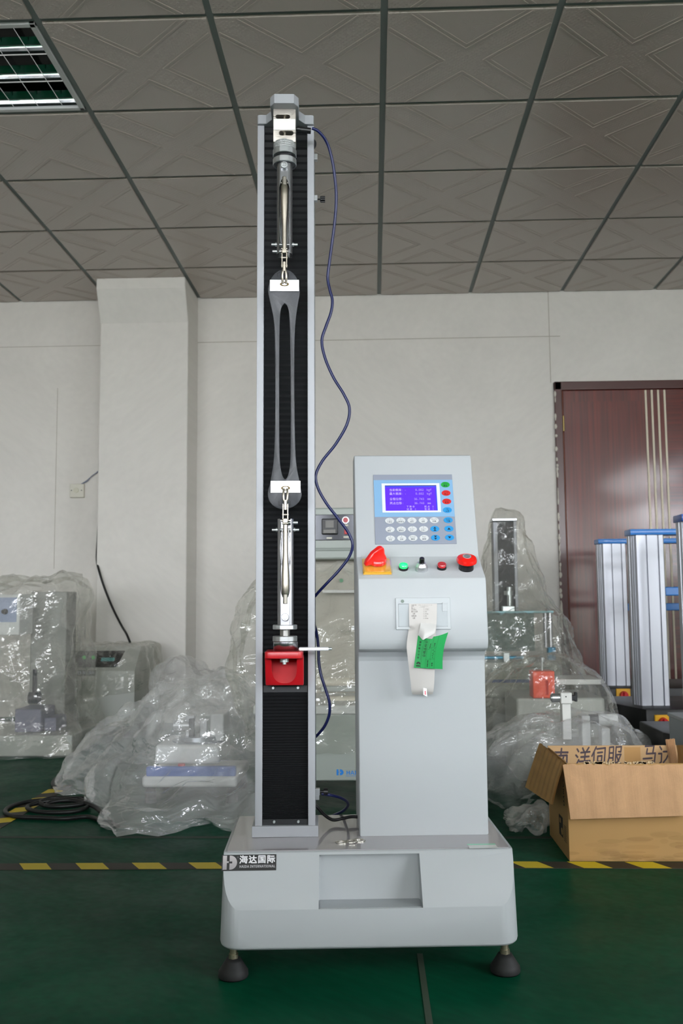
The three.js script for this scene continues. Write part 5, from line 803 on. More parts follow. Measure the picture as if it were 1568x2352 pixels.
{ // machine right behind the column: low cabinet, instrument head, cover in between
  const d = 3.2, t = thing('oven_tester', 'grey-green machine behind the column with a chrome instrument panel and a blue-lettered cabinet below', 'machine', V3(X(740, d), 0, -d)), ox = X(740, d), lx = (px, dd = d) => X(px, dd) - ox, yl = (py, dd = d) => Y(py, dd, 760);
  const mG = phys(0xa3aaa4, 0.45, paint), y0 = yl(1794), y1 = yl(1640), xa = lx(588), xb = lx(1085);
  add('cabinet', rbox(xb - xa, y1 - y0, 0.5, 0.006, (xa + xb) / 2, (y0 + y1) / 2, -0.25), mG, t);
  for (const [x, z] of [[xa + 0.05, -0.05], [xb - 0.05, -0.05], [xa + 0.05, -0.44], [xb - 0.05, -0.44]]) add('castor', cylAt(0.025, 0.025, y0, 'y', x, y0 / 2, z, 18), mDark, t);
  const lg = canvasTex(512, 128, (c) => { c.clearRect(0, 0, 512, 128); c.fillStyle = '#a3aaa4'; c.fillRect(0, 0, 512, 128); emblem(c, 10, 14, 92, '#1b84e0'); c.fillStyle = '#1b84e0'; c.font = 'bold 84px sans-serif'; c.fillText('HAIDA', 140, 96); c.fillRect(136, 112, 330, 6); });
  const gw = lx(852) - lx(768), gh = yl(1765) - yl(1784);
  add('lettering', planarUV(box(gw, gh, 0.0012), 1 / gw, 1 / gh, 'x', 'y', -gw / 2, -gh / 2).translate((lx(768) + lx(852)) / 2, (yl(1765) + yl(1784)) / 2, 0.0004), std(0xffffff, 0.45, 0, { map: lg }), t);
  add('deck', rbox(xb - xa + 0.02, 0.03, 0.52, 0.006, (xa + xb) / 2, y1 + 0.015, -0.25), mBodyW, t);
  const dh = 3.5, hx0 = lx(640, dh), hx1 = lx(985, dh), hy0 = yl(1284, dh), hy1 = yl(1166, dh);
  add('instrument_head', rbox(hx1 - hx0, hy1 - hy0, 0.22, 0.008, (hx0 + hx1) / 2, (hy0 + hy1) / 2, -0.3 - 0.11), mG, t);
  add('instrument_head_lip', rbox(hx1 - hx0 + 0.01, 0.012, 0.23, 0.003, (hx0 + hx1) / 2, yl(1262, dh), -0.3 - 0.112), std(0x8b938d, 0.5), t);
  const px0 = lx(650, dh), px1 = lx(975, dh);
  add('instrument_panel', rbox(px1 - px0, yl(1182, dh) - yl(1241, dh), 0.006, 0.002, (px0 + px1) / 2, (yl(1182, dh) + yl(1241, dh)) / 2, -0.297), std(0x2c2d30, 0.16, 0.7), t);
  add('temperature_controller', [rbox(lx(777, dh) - lx(740, dh), yl(1192, dh) - yl(1228, dh), 0.02, 0.004, (lx(740, dh) + lx(777, dh)) / 2, (yl(1192, dh) + yl(1228, dh)) / 2, -0.288)], mBlackPl, t);
  add('controller_face', [rbox(lx(772, dh) - lx(744, dh), yl(1217, dh) - yl(1226, dh), 0.004, 0.001, (lx(744, dh) + lx(772, dh)) / 2, (yl(1217, dh) + yl(1226, dh)) / 2, -0.277), box(lx(768, dh) - lx(749, dh), yl(1197, dh) - yl(1213, dh), 0.003, (lx(749, dh) + lx(768, dh)) / 2, (yl(1197, dh) + yl(1213, dh)) / 2, -0.2775)], std(0x6c6a66, 0.4), t);
  add('push_button', [cylAt(0.01, 0.01, 0.018, 'z', lx(795, dh), yl(1195.5, dh), -0.288, 20)], std(0xb8343c, 0.35), t);
  add('button_collar', [cylAt(0.013, 0.013, 0.006, 'z', lx(795, dh), yl(1195.5, dh), -0.294, 24)], mChrome, t);
  add('rocker_switch', [rbox(0.014, 0.02, 0.012, 0.002, lx(796, dh), yl(1222, dh), -0.29)], std(0xc01018, 0.35), t);
  for (const [px, py] of [[757, 1236], [795, 1207], [796, 1234]]) add('name_tag', box(0.02, 0.006, 0.002, lx(px, dh), yl(py, dh), -0.294), std(0xc9c6b4, 0.4), t);
  add('back_column', rbox(lx(960, 3.6) - lx(650, 3.6), yl(1284, 3.6) - y1, 0.12, 0.006, (lx(960, 3.6) + lx(650, 3.6)) / 2, (yl(1284, 3.6) + y1) / 2, -0.46), std(0xb7b2a6, 0.5), t);
  add('cross_bar', [rbox(lx(960, 3.4) - lx(735, 3.4), 0.012, 0.03, 0.003, (lx(960, 3.4) + lx(735, 3.4)) / 2, yl(1358, 3.4), -0.34)], std(0xe6e6e6, 0.35), t);
  add('cross_bar', [rbox(lx(960, 3.4) - lx(805, 3.4), 0.014, 0.03, 0.003, (lx(960, 3.4) + lx(805, 3.4)) / 2, yl(1446, 3.4), -0.34)], std(0xd6dade, 0.35), t);
  add('indicator', cylAt(0.0075, 0.0075, 0.006, 'z', lx(783, 3.55), yl(1333, 3.55), -0.392, 20), std(0x1f8a54, 0.4), t);
  add('roller', [cylAt(0.02, 0.02, 0.16, 'x', lx(750, 3.35), yl(1570, 3.35), -0.2, 20), cylAt(0.015, 0.015, 0.12, 'x', lx(790, 3.35), yl(1608, 3.35), -0.15, 20)], std(0xd9d2c2, 0.4), t);
  add('side_arm', [rbox(0.2, 0.02, 0.03, 0.004, lx(800, 3.35), yl(1580, 3.35), -0.12).rotateZ(0)], std(0xb9bdb9, 0.35, 0.4), t);
  const r = [[1708, 566, 1100, 3.17, 3.78], [1690, 566, 1100, 3.165, 3.78], [1672, 560, 1100, 3.16, 3.78], [1640, 552, 1098, 3.15, 3.8], [1590, 540, 1096, 3.15, 3.8], [1530, 530, 1090, 3.17, 3.8], [1480, 534, 1070, 3.2, 3.8], [1430, 544, 1050, 3.24, 3.78], [1390, 558, 1020, 3.28, 3.76], [1350, 580, 995, 3.34, 3.74], [1315, 604, 985, 3.42, 3.72], [1292, 640, 975, 3.46, 3.68]].map(([py, a, b, f, k]) => ringPx(py, a, b, 3.35, f, k, 4));
  cover('plastic_cover', 'wrinkled clear plastic cover wrapped round the machine behind the column, below its instrument panel', r, { amp: 0.03, freq: 4.2, seed: 41, mat: film(0.88, 0.06), closeTop: false });
}
{ // low slack plastic between pillar and column
  const r = [[1690, 345, 560, 4.3, 4.9], [1640, 350, 555, 4.3, 4.9], [1590, 356, 540, 4.35, 4.85], [1550, 362, 480, 4.4, 4.8], [1525, 372, 432, 4.5, 4.75], [1515, 382, 410, 4.55, 4.65]].map(([py, a, b, f, k]) => ringPx(py, a, b, 4.55, f, k, 2.6));
  const base = oval(0.004, X(340, 4.55), X(565, 4.55), -4.3, -4.9, 2.6);
  cover('plastic_cover', 'slack heap of clear plastic in front of the pillar, behind the bigger milky cover', [base, ...r], { amp: 0.04, freq: 4, seed: 57, mat: film(0.78, 0.06, 0xffffff) });
}
{ // tall tester with a shield box behind the console, right
  const d = 4.3, t = thing('shielded_tester', 'tall tester with dark bellows column standing on a clear-sided box, covered, right of the console', 'machine', V3(X(1170, d), 0, -d)), ox = X(1170, d), lx = (px, dd = d) => X(px, dd) - ox, yl = (py, dd = d) => Y(py, dd, 1180);
  const dc = 4.55, yt = yl(1406);
  add('column_rail', [rbox(lx(1143, dc) - lx(1133, dc), yl(1200, dc) - yl(1408, dc), 0.08, 0.003, (lx(1133, dc) + lx(1143, dc)) / 2, (yl(1200, dc) + yl(1408, dc)) / 2, -0.25)], mRail, t);
  add('column_rail', [rbox(lx(1187, dc) - lx(1180, dc), yl(1196, dc) - yl(1408, dc), 0.08, 0.003, (lx(1180, dc) + lx(1187, dc)) / 2, (yl(1200, dc) + yl(1408, dc)) / 2, -0.25)], mRail, t);
  add('bellows', box(lx(1180, dc) - lx(1143, dc), yl(1198, dc) - yl(1408, dc), 0.06, (lx(1143, dc) + lx(1180, dc)) / 2, (yl(1198, dc) + yl(1408, dc)) / 2, -0.26), mBellow, t);
  add('column_cap', rbox(lx(1188, dc) - lx(1131, dc), 0.014, 0.1, 0.003, (lx(1131, dc) + lx(1188, dc)) / 2, yl(1195, dc), -0.25), mAlu, t);
  add('clamp', [cylAt(0.022, 0.022, 0.02, 'y', lx(1162, dc), yl(1362, dc), -0.17, 20), cylAt(0.012, 0.012, 0.1, 'y', lx(1164, dc), yl(1372, dc), -0.17, 16), rbox(0.06, 0.03, 0.05, 0.004, lx(1160, dc), yl(1398, dc), -0.17)], mZinc, t);
  const gx0 = lx(1060), gx1 = lx(1270);
  add('shield_top', rbox(gx1 - gx0, 0.01, 0.5, 0.002, (gx0 + gx1) / 2, yt, -0.25), std(0x8fb8bc, 0.15, 0, {}), t);
  add('shield_post', [cylAt(0.0115, 0.0115, yt - yl(1490), 'y', lx(1262), (yt + yl(1490)) / 2, -0.012, 20)], mChrome, t);
  add('post_socket', [rbox(0.036, 0.06, 0.036, 0.004, lx(1263), yl(1502), -0.012)], std(0x2a7494, 0.4, 0.3), t);
  add('shield_post', [cylAt(0.0115, 0.0115, yt - yl(1500), 'y', lx(1250, 4.75), (yt + yl(1500)) / 2, -0.45, 20)], mChrome, t);
  add('shield_pane', box(gx1 - gx0 - 0.02, yt - yl(1512) - 0.01, 0.004, (gx0 + gx1) / 2, (yt + yl(1512)) / 2, -0.47), phys(0xdfe9e9, 0.05, { transmission: 1, thickness: 0 }), t);
  add('bed', rbox(gx1 - gx0 + 0.04, 0.16, 0.56, 0.008, (gx0 + gx1) / 2, yl(1540) - 0.04, -0.25), mBody, t);
  add('lower_body', rbox(gx1 - gx0, yl(1560) - 0.02, 0.5, 0.008, (gx0 + gx1) / 2, (yl(1560) + 0.02) / 2, -0.25), mBody, t);
  add('blue_stripe', box(gx1 - gx0, 0.014, 0.003, (gx0 + gx1) / 2, yl(1563), 0.0318), std(0x2a55b0, 0.4), t);
  add('guide_rod', [cylAt(0.008, 0.008, gx1 - gx0 - 0.16, 'x', (gx0 + gx1) / 2 - 0.06, yl(1511), -0.02, 14), cylAt(0.006, 0.006, gx1 - gx0 - 0.1, 'x', (gx0 + gx1) / 2 - 0.04, yl(1524), -0.06, 14)], std(0x4aa2c8, 0.35, 0.5), t);
  add('fixture', [rbox(0.03, 0.05, 0.03, 0.004, lx(1160), yl(1512), -0.02), cylAt(0.008, 0.008, 0.07, 'y', lx(1162), yl(1520), -0.02, 14), rbox(0.1, 0.014, 0.05, 0.003, lx(1180), yl(1530), -0.05)], mZinc, t);
  const top = [[1405, 1085, 1272, 4.32, 4.82, 4], [1400, 1095, 1266, 4.34, 4.8, 3.4], [1360, 1100, 1250, 4.4, 4.78, 2.8], [1320, 1106, 1237, 4.44, 4.76, 2.6], [1280, 1113, 1224, 4.47, 4.74, 2.6], [1240, 1121, 1213, 4.5, 4.72, 2.6], [1205, 1129, 1204, 4.52, 4.7, 2.6], [1182, 1135, 1193, 4.55, 4.68, 2.4], [1168, 1143, 1178, 4.58, 4.65, 2.2]].map(([py, a, b, f, k, n]) => ringPx(py, a, b, 4.58, f, k, n));
  const low = [[1620, 1050, 1352, 4.2, 4.95], [1560, 1052, 1338, 4.22, 4.93], [1500, 1056, 1316, 4.24, 4.9], [1450, 1060, 1302, 4.25, 4.88], [1420, 1064, 1295, 4.26, 4.86], [1409, 1070, 1288, 4.28, 4.85]].map(([py, a, b, f, k]) => ringPx(py, a, b, 4.45, f, k, 4.5));
  cover('plastic_cover', 'tall pointed clear plastic cover over the tester with the dark column, right of the console', [...low, ...top], { amp: 0.022, freq: 4.5, seed: 66, mat: film(0.93, 0.06) });
}
{ // orange-headed device
  const d = 3.78, t = thing('orange_device', 'small machine with a bright orange slotted block and upright rod, covered, near the console', 'machine', V3(X(1250, d), 0, -d)), ox = X(1250, d), lx = (px) => X(px, d) - ox, yl = (py) => Y(py, d, 1250);
  const g = csg(rbox(lx(1268) - lx(1218), yl(1542) - yl(1604), 0.09, 0.004, (lx(1268) + lx(1218)) / 2, (yl(1542) + yl(1604)) / 2, -0.045), rbox(0.014, 0.06, 0.06, 0.004, lx(1249), yl(1580), 0.0), SUBTRACTION);
  add('slotted_block', crease(g, 0.5), phys(0xf6480c, 0.45, { clearcoat: 0.2 }), t);
  add('rod', [cylAt(0.0045, 0.0045, yl(1515) - yl(1545), 'y', lx(1243.5), (yl(1515) + yl(1545)) / 2, -0.04, 14), cylAt(0.009, 0.009, 0.018, 'y', lx(1244), yl(1517), -0.04, 18)], mZinc, t);
  add('side_plate', [rbox(lx(1380) - lx(1275), 0.022, 0.2, 0.004, (lx(1380) + lx(1275)) / 2, yl(1569), -0.14)], mBodyW, t);
  add('body', rbox(lx(1382) - lx(1180), yl(1604) - 0.01, 0.34, 0.012, (lx(1382) + lx(1180)) / 2, (yl(1604) + 0.01) / 2, -0.18), mBody, t);
  const r = [[1690, 1085, 1424, 3.55, 4.3, 3], [1640, 1095, 1408, 3.58, 4.28, 3], [1606, 1106, 1401, 3.6, 4.25, 3], [1580, 1118, 1390, 3.62, 4.2, 3], [1558, 1136, 1376, 3.64, 4.14, 2.8], [1538, 1163, 1350, 3.67, 4.06, 2.6], [1522, 1192, 1328, 3.7, 3.98, 2.4], [1510, 1210, 1302, 3.74, 3.92, 2.2], [1502, 1236, 1284, 3.78, 3.88, 2]].map(([py, a, b, f, k, n]) => ringPx(py, a, b, 3.82, f, k, n));
  cover('plastic_cover', 'clear plastic cover over the orange slotted block', [oval(0.004, X(1075, 3.82), X(1432, 3.82), -3.52, -4.32, 3), ...r], { amp: 0.022, freq: 4.5, seed: 74, mat: film(0.92, 0.06) });
}
{ // device with the white bracket, nearest on the right
  const d = 3.42, t = thing('bracket_device', 'small machine with a white bracket and silver cylinder poking out between two plastic covers', 'machine', V3(X(1300, d), 0, -d)), ox = X(1300, d), lx = (px) => X(px, d) - ox, yl = (py) => Y(py, d, 1300);
  add('bracket', [rbox(lx(1306) - lx(1280), yl(1591) - yl(1617), 0.045, 0.004, (lx(1306) + lx(1280)) / 2, (yl(1591) + yl(1617)) / 2, -0.02), rbox(lx(1304) - lx(1284), yl(1612) - yl(1700), 0.04, 0.003, (lx(1304) + lx(1284)) / 2, (yl(1612) + yl(1700)) / 2, -0.03)], phys(0xe4e4e0, 0.4, paint), t);
  add('cylinder', [cylAt(0.0165, 0.0165, lx(1281) - lx(1262), 'x', (lx(1281) + lx(1262)) / 2, yl(1604), -0.02, 28), cylAt(0.011, 0.011, 0.004, 'x', lx(1261), yl(1604), -0.02, 22)], mAlu, t);
  add('thumb_screw', [rbox(lx(1318) - lx(1306), 0.02, 0.02, 0.004, (lx(1318) + lx(1306)) / 2, yl(1604), -0.02), rbox(0.01, 0.034, 0.02, 0.003, lx(1317), yl(1602), -0.02)], mDark, t);
  add('small_screw', [cylAt(0.0025, 0.0025, 0.002, 'z', lx(1292), yl(1600), 0.0028, 10)], mDark, t);
  add('body', rbox(lx(1420) - lx(1250), yl(1722) - 0.01, 0.3, 0.012, (lx(1420) + lx(1250)) / 2, (yl(1722) + 0.01) / 2, -0.17), mBody, t);
  add('spindle_block', [rbox(lx(1356) - lx(1336), yl(1650) - yl(1722), 0.06, 0.004, (lx(1356) + lx(1336)) / 2, (yl(1650) + yl(1722)) / 2, -0.1), cylAt(0.022, 0.022, lx(1422) - lx(1378), 'x', (lx(1422) + lx(1378)) / 2, yl(1662), -0.1, 24), rbox(lx(1402) - lx(1382), yl(1680) - yl(1722), 0.05, 0.004, (lx(1402) + lx(1382)) / 2, (yl(1680) + yl(1722)) / 2, -0.1)], mBodyW, t);
  add('motor_cap', [cylAt(0.018, 0.018, lx(1378) - lx(1358), 'x', (lx(1378) + lx(1358)) / 2, yl(1660), -0.1, 24)], std(0x3a3c42, 0.4), t);
  const F = (px, py) => FL(px, py, 0.004), U = (px, py, dep) => P(px, py, dep);
  const rings = [
    [F(1096, 1838), F(1122, 1842), F(1160, 1851), F(1176, 1862), F(1232, 1838), F(1300, 1850), F(1380, 1850), F(1460, 1840), U(1500, 1790, 3.5), U(1470, 1740, 3.95), U(1380, 1735, 4.0), U(1280, 1735, 4.0), U(1180, 1740, 4.0), U(1080, 1745, 3.95), U(1060, 1790, 3.6), U(1072, 1822, 3.45)],
    [U(1104, 1800, 3.38), U(1126, 1808, 3.32), U(1160, 1812, 3.25), U(1190, 1815, 3.2), U(1240, 1800, 3.2), U(1305, 1800, 3.18), U(1380, 1800, 3.18), U(1450, 1790, 3.22), U(1486, 1750, 3.45), U(1462, 1712, 3.85), U(1380, 1705, 3.92), U(1290, 1705, 3.92), U(1195, 1710, 3.92), U(1098, 1715, 3.88), U(1078, 1750, 3.6), U(1086, 1785, 3.45)],
    [U(1130, 1745, 3.36), U(1150, 1752, 3.33), U(1180, 1755, 3.28), U(1215, 1752, 3.25), U(1262, 1745, 3.24), U(1320, 1745, 3.24), U(1380, 1740, 3.24), U(1440, 1732, 3.28), U(1464, 1706, 3.45), U(1444, 1680, 3.72), U(1380, 1676, 3.78), U(1300, 1676, 3.78), U(1220, 1678, 3.78), U(1130, 1684, 3.76), U(1108, 1705, 3.58), U(1114, 1732, 3.44)],
    [U(1182, 1690, 3.38), U(1200, 1694, 3.36), U(1222, 1694, 3.33), U(1250, 1690, 3.31), U(1290, 1686, 3.3), U(1335, 1685, 3.3), U(1380, 1684, 3.3), U(1420, 1680, 3.34), U(1438, 1668, 3.45), U(1420, 1655, 3.6), U(1375, 1650, 3.66), U(1315, 1648, 3.66), U(1255, 1648, 3.66), U(1192, 1652, 3.64), U(1170, 1664, 3.55), U(1172, 1680, 3.44)],
    [U(1255, 1662, 3.42), U(1265, 1663, 3.41), U(1278, 1662, 3.4), U(1295, 1659, 3.4), U(1318, 1656, 3.4), U(1345, 1654, 3.4), U(1370, 1652, 3.41), U(1392, 1649, 3.44), U(1402, 1645, 3.48), U(1388, 1640, 3.54), U(1360, 1636, 3.56), U(1330, 1633, 3.57), U(1300, 1632, 3.57), U(1268, 1636, 3.56), U(1252, 1642, 3.52), U(1250, 1653, 3.46)]];
  cover('plastic_cover', 'milky plastic cover spread over the nearest device behind the cardboard box', rings, { amp: 0.026, freq: 4.2, seed: 88, mat: film(0.78, 0.06, 0xffffff) });
  const scrap = [[F(1166, 1893), F(1180, 1911), F(1205, 1914), F(1235, 1913), F(1256, 1904), F(1258, 1880), F(1225, 1868), F(1188, 1872)], [U(1168, 1880, 3.02), U(1184, 1893, 2.95), U(1208, 1895, 2.94), U(1234, 1893, 2.95), U(1252, 1885, 3.0), U(1252, 1866, 3.1), U(1222, 1855, 3.15), U(1190, 1860, 3.12)], [U(1186, 1866, 3.04), U(1196, 1870, 3.0), U(1212, 1866, 2.99), U(1230, 1862, 3.0), U(1244, 1862, 3.03), U(1243, 1855, 3.08), U(1222, 1849, 3.1), U(1198, 1856, 3.08)]];
  cover('plastic_scrap', 'crumpled scrap of clear plastic on the floor beside the cardboard box', scrap, { amp: 0.03, freq: 8, seed: 97, mat: film(0.75, 0.12) });
}
// twin-column frames with blue caps
function frameMachine(d, pxl, pxr, pyTop, pyBase, label, opt = {}) {
  const x0 = X(pxl, d), x1 = X(pxr, d), w = x1 - x0, yt = Y(pyTop, d, pxl), yb = Y(pyBase, d, pxl), t = thing('twin_post_tester', label, 'machine', V3(x0, 0, -d));
  const colGeo = (() => {
    const dep = 0.078, c = 0.028, pts = []; // plan with grooves in front and flutes on the chamfered left
    pts.push([0.0, -dep], [0, -c * 1.6], [0.004, -c * 1.6 + 0.001], [0.004, -c * 1.4], [0.001, -c * 1.3], [0.006, -c], [0.009, -c + 0.0], [0.009, -c * 0.8], [0.012, -c * 0.6], [0.016, -c * 0.6], [0.016, -c * 0.35], [c * 0.8, -0.002]);
    pts.push([c, 0]);
    for (const f of [0.46, 0.82]) pts.push([w * f - 0.0035, 0], [w * f - 0.0035, -0.012], [w * f + 0.0035, -0.012], [w * f + 0.0035, 0]);
    pts.push([w - 0.004, 0], [w, -0.004], [w, -dep]);
    return crease(poly(pts.map(([a, b]) => [a, -b]), yt - yb).rotateX(-PI / 2).translate(0, yb, 0), 0.4);
  })();
  const mCol = std(0xb4b6be, 0.38, 0.5), mBlue = phys(opt.cap ?? 0x2f7ccc, 0.4, { clearcoat: 0.3 });
  const n = opt.single ? 1 : 2, span = 0.62;
  for (let k = 0; k < n; k++) add('column', k ? colGeo.clone().translate(span, 0, 0) : colGeo, mCol, t);
  add('cap_beam', crease(poly(roundedPts([[-0.006, -0.012, 0.002], [0.024, -0.012, 0.002], [0.024 + 0.0, -0.012, 0]].slice(0, 1).concat([[span + w + 0.01, -0.012, 0.01], [span + w + 0.01, 0.09, 0.004], [-0.006, 0.09, 0.004], [-0.006, 0.02, 0.012]]), 3), 0.026, 0.002, 2).rotateX(-PI / 2).translate(0, yt, 0), 0.5), mBlue, t);
  if (!opt.single) for (const [py, h] of opt.beams ?? []) add('crosshead', rbox(span - w - 0.006, h, 0.12, 0.006, (span + w) / 2, Y(py, d, 1550), -0.08), mBlue, t);
  add('base', crease(poly(roundedPts([[-0.075, 0.09, 0.004], [-0.0, -0.13, 0.01], [span + w + 0.1, -0.13, 0.01], [span + w + 0.1, 0.4, 0.004], [-0.075, 0.4, 0.004]].map(([a, b, r]) => [a, b, r]), 4), yb - 0.03, 0.006, 2).rotateX(-PI / 2).translate(0, 0.03, 0), 0.5), std(0x101113, 0.42), t);
  add('foot', [cylAt(0.03, 0.03, 0.034, 'y', 0.05, 0.017, 0.08, 18), cylAt(0.03, 0.03, 0.034, 'y', span + w, 0.017, 0.08, 18), cylAt(0.03, 0.03, 0.034, 'y', 0.0, 0.017, -0.36, 18), cylAt(0.03, 0.03, 0.034, 'y', span + w, 0.017, -0.36, 18)], mDark, t);
  if (opt.sw) {
    const [px, py, s] = opt.sw, q = P(px, py, d - 0.136), lx = q.x - x0, z = 0.134;
    add('switch_plate', rbox(s, s * 0.9, 0.012, 0.003, lx, q.y, z), std(0xf0b41a, 0.4), t);
    add('switch_knob', [cylAt(s * 0.27, s * 0.3, 0.022, 'z', lx + s * 0.02, q.y, z + 0.015, 26), rbox(s * 0.16, s * 0.5, 0.02, 0.003, lx + s * 0.02, q.y, z + 0.03)], std(0xd8141c, 0.4), t);
  }
  return t;
}
frameMachine(5.15, 1379, 1441, 1249, 1575, 'twin silver columns with mid-blue cap on black base, the frame nearest the door', { beams: [[1394, 0.04]], sw: [1431, 1596.5, 0.075] });
frameMachine(4.2, 1454, 1529, 1229, 1621, 'twin silver columns with mid-blue cap on black base, wider frame just behind the cardboard box', { beams: [[1358, 0.04]], sw: [1521, 1658, 0.066] });
frameMachine(3.45, 1574, 1690, 1197, 1690, 'silver column with a dark navy blue cap, cut off by the right edge', { single: true, cap: 0x1d4ea0 });
{ // tilted grey sheet-metal box behind the carton
  const d = 2.98, x0 = X(1571, d), t = thing('grey_box', 'grey sheet-metal box behind the cardboard box, cut by the right edge', 'box', V3(x0, 0, -d)), yt = Y(1660, d, 1560);
  add('body', rbox(0.3, yt - 0.012, 0.21, 0.006, 0.15, (yt + 0.01) / 2, -0.105), std(0x7d8486, 0.45, 0.2), t);
  add('lid', rbox(0.306, 0.012, 0.216, 0.003, 0.15, yt, -0.105), std(0x8d9394, 0.4, 0.3), t);
  for (const [x, z] of [[0.03, -0.03], [0.27, -0.03], [0.03, -0.18], [0.27, -0.18]]) add('foot', cylAt(0.012, 0.012, 0.011, 'y', x, 0.0055, z, 12), mDark, t);
}
{ // black cable coiled on the floor, left
  const W = (px, py, h = 0.008) => FL(px, py, h);
  const pts = [W(270, 1898), W(240, 1888), W(200, 1876), W(150, 1880), W(90, 1878), W(40, 1876), W(14, 1868), W(18, 1856), W(60, 1842), W(120, 1836), W(180, 1834, 0.012), W(205, 1842, 0.014), W(170, 1850, 0.016), W(110, 1852, 0.012), W(92, 1842, 0.018), W(120, 1833, 0.02), W(180, 1836, 0.02), W(205, 1848, 0.018), W(180, 1862, 0.012), W(110, 1866, 0.009), W(70, 1860, 0.01), W(64, 1852, 0.012), W(95, 1842, 0.018), W(150, 1836, 0.024), W(195, 1834, 0.022), W(190, 1846, 0.022), W(140, 1852, 0.02), W(105, 1850, 0.02), W(120, 1842, 0.026), W(160, 1838, 0.028), W(210, 1850, 0.02), W(235, 1868, 0.014), W(255, 1888, 0.009)];
  tag(add('power_cable', tube(pts, 0.0075, 700, 10), std(0x101112, 0.45)), 'black cable coiled on the green floor beside the milky plastic cover', 'cable');
  const p2 = [W(150, 1782), W(132, 1787), W(122, 1796), W(124, 1806), W(140, 1811), W(160, 1812)];
  tag(add('power_cable', tube(p2, 0.0075, 90, 10), std(0x101112, 0.45)), 'short loop of black cable peeping out behind the left tip of the plastic cover', 'cable');
}
{ // torn open carton
  const d = 2.7, x0 = X(1289, d), w = 0.46, dp = 0.29, h = Y(1754, d, 1300), th = 0.005, t = thing('cardboard_box', 'open brown cardboard carton with torn flaps and handwriting on its inside', 'box', V3(x0, 0, -d));
  const kraft = noiseTex(512, (u, v) => { const k = 1 + 0.05 * fbm(u, v, 4, 4, 6) + 0.03 * N3(u * 160, v * 3, 3) + 0.02 * fbm(u, v, 90, 1, 2); return [0.735 * k, 0.575 * k, 0.42 * k]; }, true); kraft.repeat.set(3, 3);
  const kraftD = noiseTex(256, (u, v) => { const k = 1 + 0.06 * fbm(u, v, 4, 4, 16) + 0.02 * fbm(u, v, 60, 2, 2); return [0.69 * k, 0.53 * k, 0.315 * k]; }, true); kraftD.repeat.set(3, 3);
  const mK = std(0xffffff, 0.8, 0, { map: kraft }), mD = std(0xffffff, 0.75, 0, { map: kraftD }), U = (g, ax = 'x') => planarUV(g, 1, 1, ax, 'y');
  const front = canvasTex(1024, 512, (c, W, H) => { c.fillStyle = '#b18a55'; c.fillRect(0, 0, W, H); c.fillStyle = '#2a2118'; c.font = 'bold 64px sans-serif'; c.fillText('MOTOR', 600, 268); const r = seeded(3); for (let i = 0; i < 60; i++) { c.fillStyle = `rgba(90,60,25,${0.04 + 0.08 * r()})`; c.beginPath(); c.ellipse(r() * W, H - r() * r() * 200, 20 + 90 * r(), 4 + 12 * r(), 0, 0, 7); c.fill(); } });
  add('front_panel', planarUV(rbox(w, h, th, 0.002, w / 2, h / 2, -th / 2), 1 / w, 1 / h, 'x', 'y'), std(0xffffff, 0.75, 0, { map: front }), t);
  const sideT = canvasTex(512, 512, (c, W, H) => {
    c.fillStyle = '#a98550'; c.fillRect(0, 0, W, H); c.fillStyle = '#241d16'; c.save(); c.translate(395, 96); c.rotate(PI / 2); c.font = 'bold 46px sans-serif'; c.fillText('SANYO', 0, 0); c.restore();
    c.fillRect(270, 320, 100, 110); c.clearRect; c.fillStyle = '#a98550'; c.fillRect(286, 336, 30, 26); c.beginPath(); c.arc(340, 400, 20, 0, 7); c.fill(); c.fillStyle = '#241d16'; for (let i = 0; i < 9; i++) c.fillRect(388, 350 + i * 10, 66, 4);
  });
  add('side_panel', planarUV(rbox(th, h, dp - 2 * th, 0.002, th / 2 + 0.0005, h / 2, -dp / 2), -1 / dp, 1 / h, 'z', 'y', -dp + 0.0, 0), std(0xffffff, 0.75, 0, { map: (() => { const q = sideT; q.wrapS = THREE.RepeatWrapping; q.repeat.x = -1; q.offset.x = 0; return q; })() }), t);
  add('side_panel', U(rbox(th, h, dp - 2 * th, 0.002, w - th / 2, h / 2, -dp / 2), 'z'), mD, t);
  const back = canvasTex(2048, 1024, (c, W, H) => {
    c.fillStyle = '#c29f74'; c.fillRect(0, 0, W, H); c.fillStyle = '#b58b56'; c.fillRect(1065, 20, 225, 420);
    const ink = '#4b4048'; c.transform(1, -0.02, -0.12, 1.08, 24, 0); strokeText(c, '南', 66, 30, 215, 23, ink); strokeText(c, '洋', 372, 24, 212, 21, ink); strokeText(c, '伺', 596, 20, 205, 20, ink); strokeText(c, '服', 815, 14, 215, 19, ink); strokeText(c, '马', 1310, 14, 205, 20, ink); strokeText(c, '达', 1520, 18, 245, 20, ink);
  });
  const bh = Y(1712, d + dp, 1300);
  add('back_panel', planarUV(rbox(w, bh, th, 0.002, w / 2, bh / 2, -dp + th / 2), 1 / w, 1 / bh, 'x', 'y'), std(0xffffff, 0.8, 0, { map: back }), t);
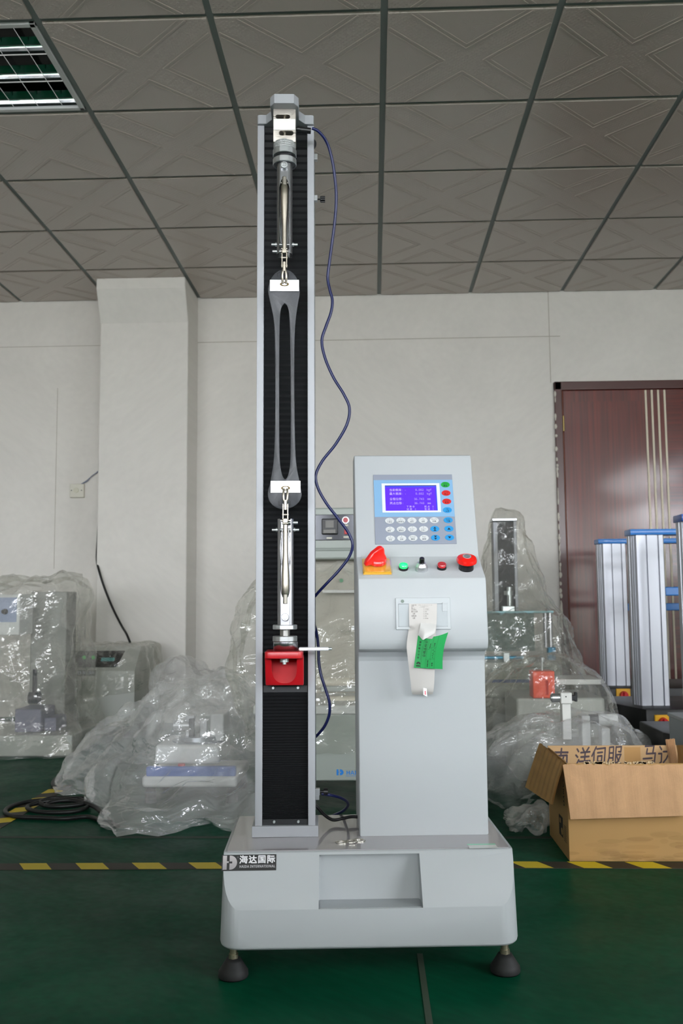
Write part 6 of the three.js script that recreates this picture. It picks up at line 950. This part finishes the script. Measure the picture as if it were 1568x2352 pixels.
  add('bottom', U(box(w - 2 * th, th, dp - 2 * th, w / 2, th / 2 + 0.001, -dp / 2)), mD, t);
  const at = (px, py, dep) => P(px, py, dep).sub(V3(x0, 0, -d));
  const flap = (name, a, b, c2, e, mat, bow = 0.004, rag = 0.002, seed = 1) => { const r = seeded(seed), rg = Array.from({ length: 60 }, () => (r() - 0.5) * rag); const g = sheet(20, 48, (u, v) => { const q = a.clone().lerp(b, u).lerp(e.clone().lerp(c2, u), v), n = b.clone().sub(a).cross(e.clone().sub(a)).normalize(); q.addScaledVector(n, bow * Math.sin(v * PI) * (0.6 + 0.4 * Math.sin(u * 5 + seed)) + 0.0012 * Math.sin(u * 40 + seed)); if (v < 0.02) q.y += rg[Math.round(u * 48)]; return q; }, 0.0045); const G = join(g); return add(name, planarUV(G, 1, 1, 'x', 'y'), mat, t); };
  flap('front_flap', at(1292, 1755, d - 0.003), at(1600, 1758, d - 0.003), at(1604, 1873, d - 0.045), at(1310, 1882, d - 0.045), mK, -0.004, 0.006, 2);
  flap('left_flap', at(1239, 1706, d + dp), at(1293, 1751, d + 0.002), at(1266, 1848, d - 0.005), at(1206, 1808, d + dp - 0.01), std(0xffffff, 0.8, 0, { map: kraftD }), -0.003, 0.004, 4);
  flap('back_flap', at(1531, 1700, d + dp - 0.012), at(1549, 1697, d + dp - 0.012), at(1556, 1753, d + dp - 0.012), at(1540, 1753, d + dp - 0.012), mK, 0.001, 0.004, 6);
  flap('right_flap', at(1552, 1712, d + dp - 0.03), at(1600, 1712, d + 0.05), at(1600, 1760, d + 0.05), at(1556, 1757, d + dp - 0.03), mD, 0.002, 0.003, 7);
  // ragged paper core where the top liner tore away
  const r = seeded(9), tuft = []; for (let i = 0; i < 46; i++) { const u = 0.05 + 0.3 * r(); tuft.push(box(0.004 + 0.006 * r(), 0.003 + 0.005 * r(), 0.004).rotateZ((r() - 0.5)).translate(0.02 + u * w * 1.4, h + 0.001 + 0.003 * r(), 0.001)); }
  add('torn_edge', tuft, std(0xcdb28c, 0.9), t);
}
renderer.render(scene, camera);
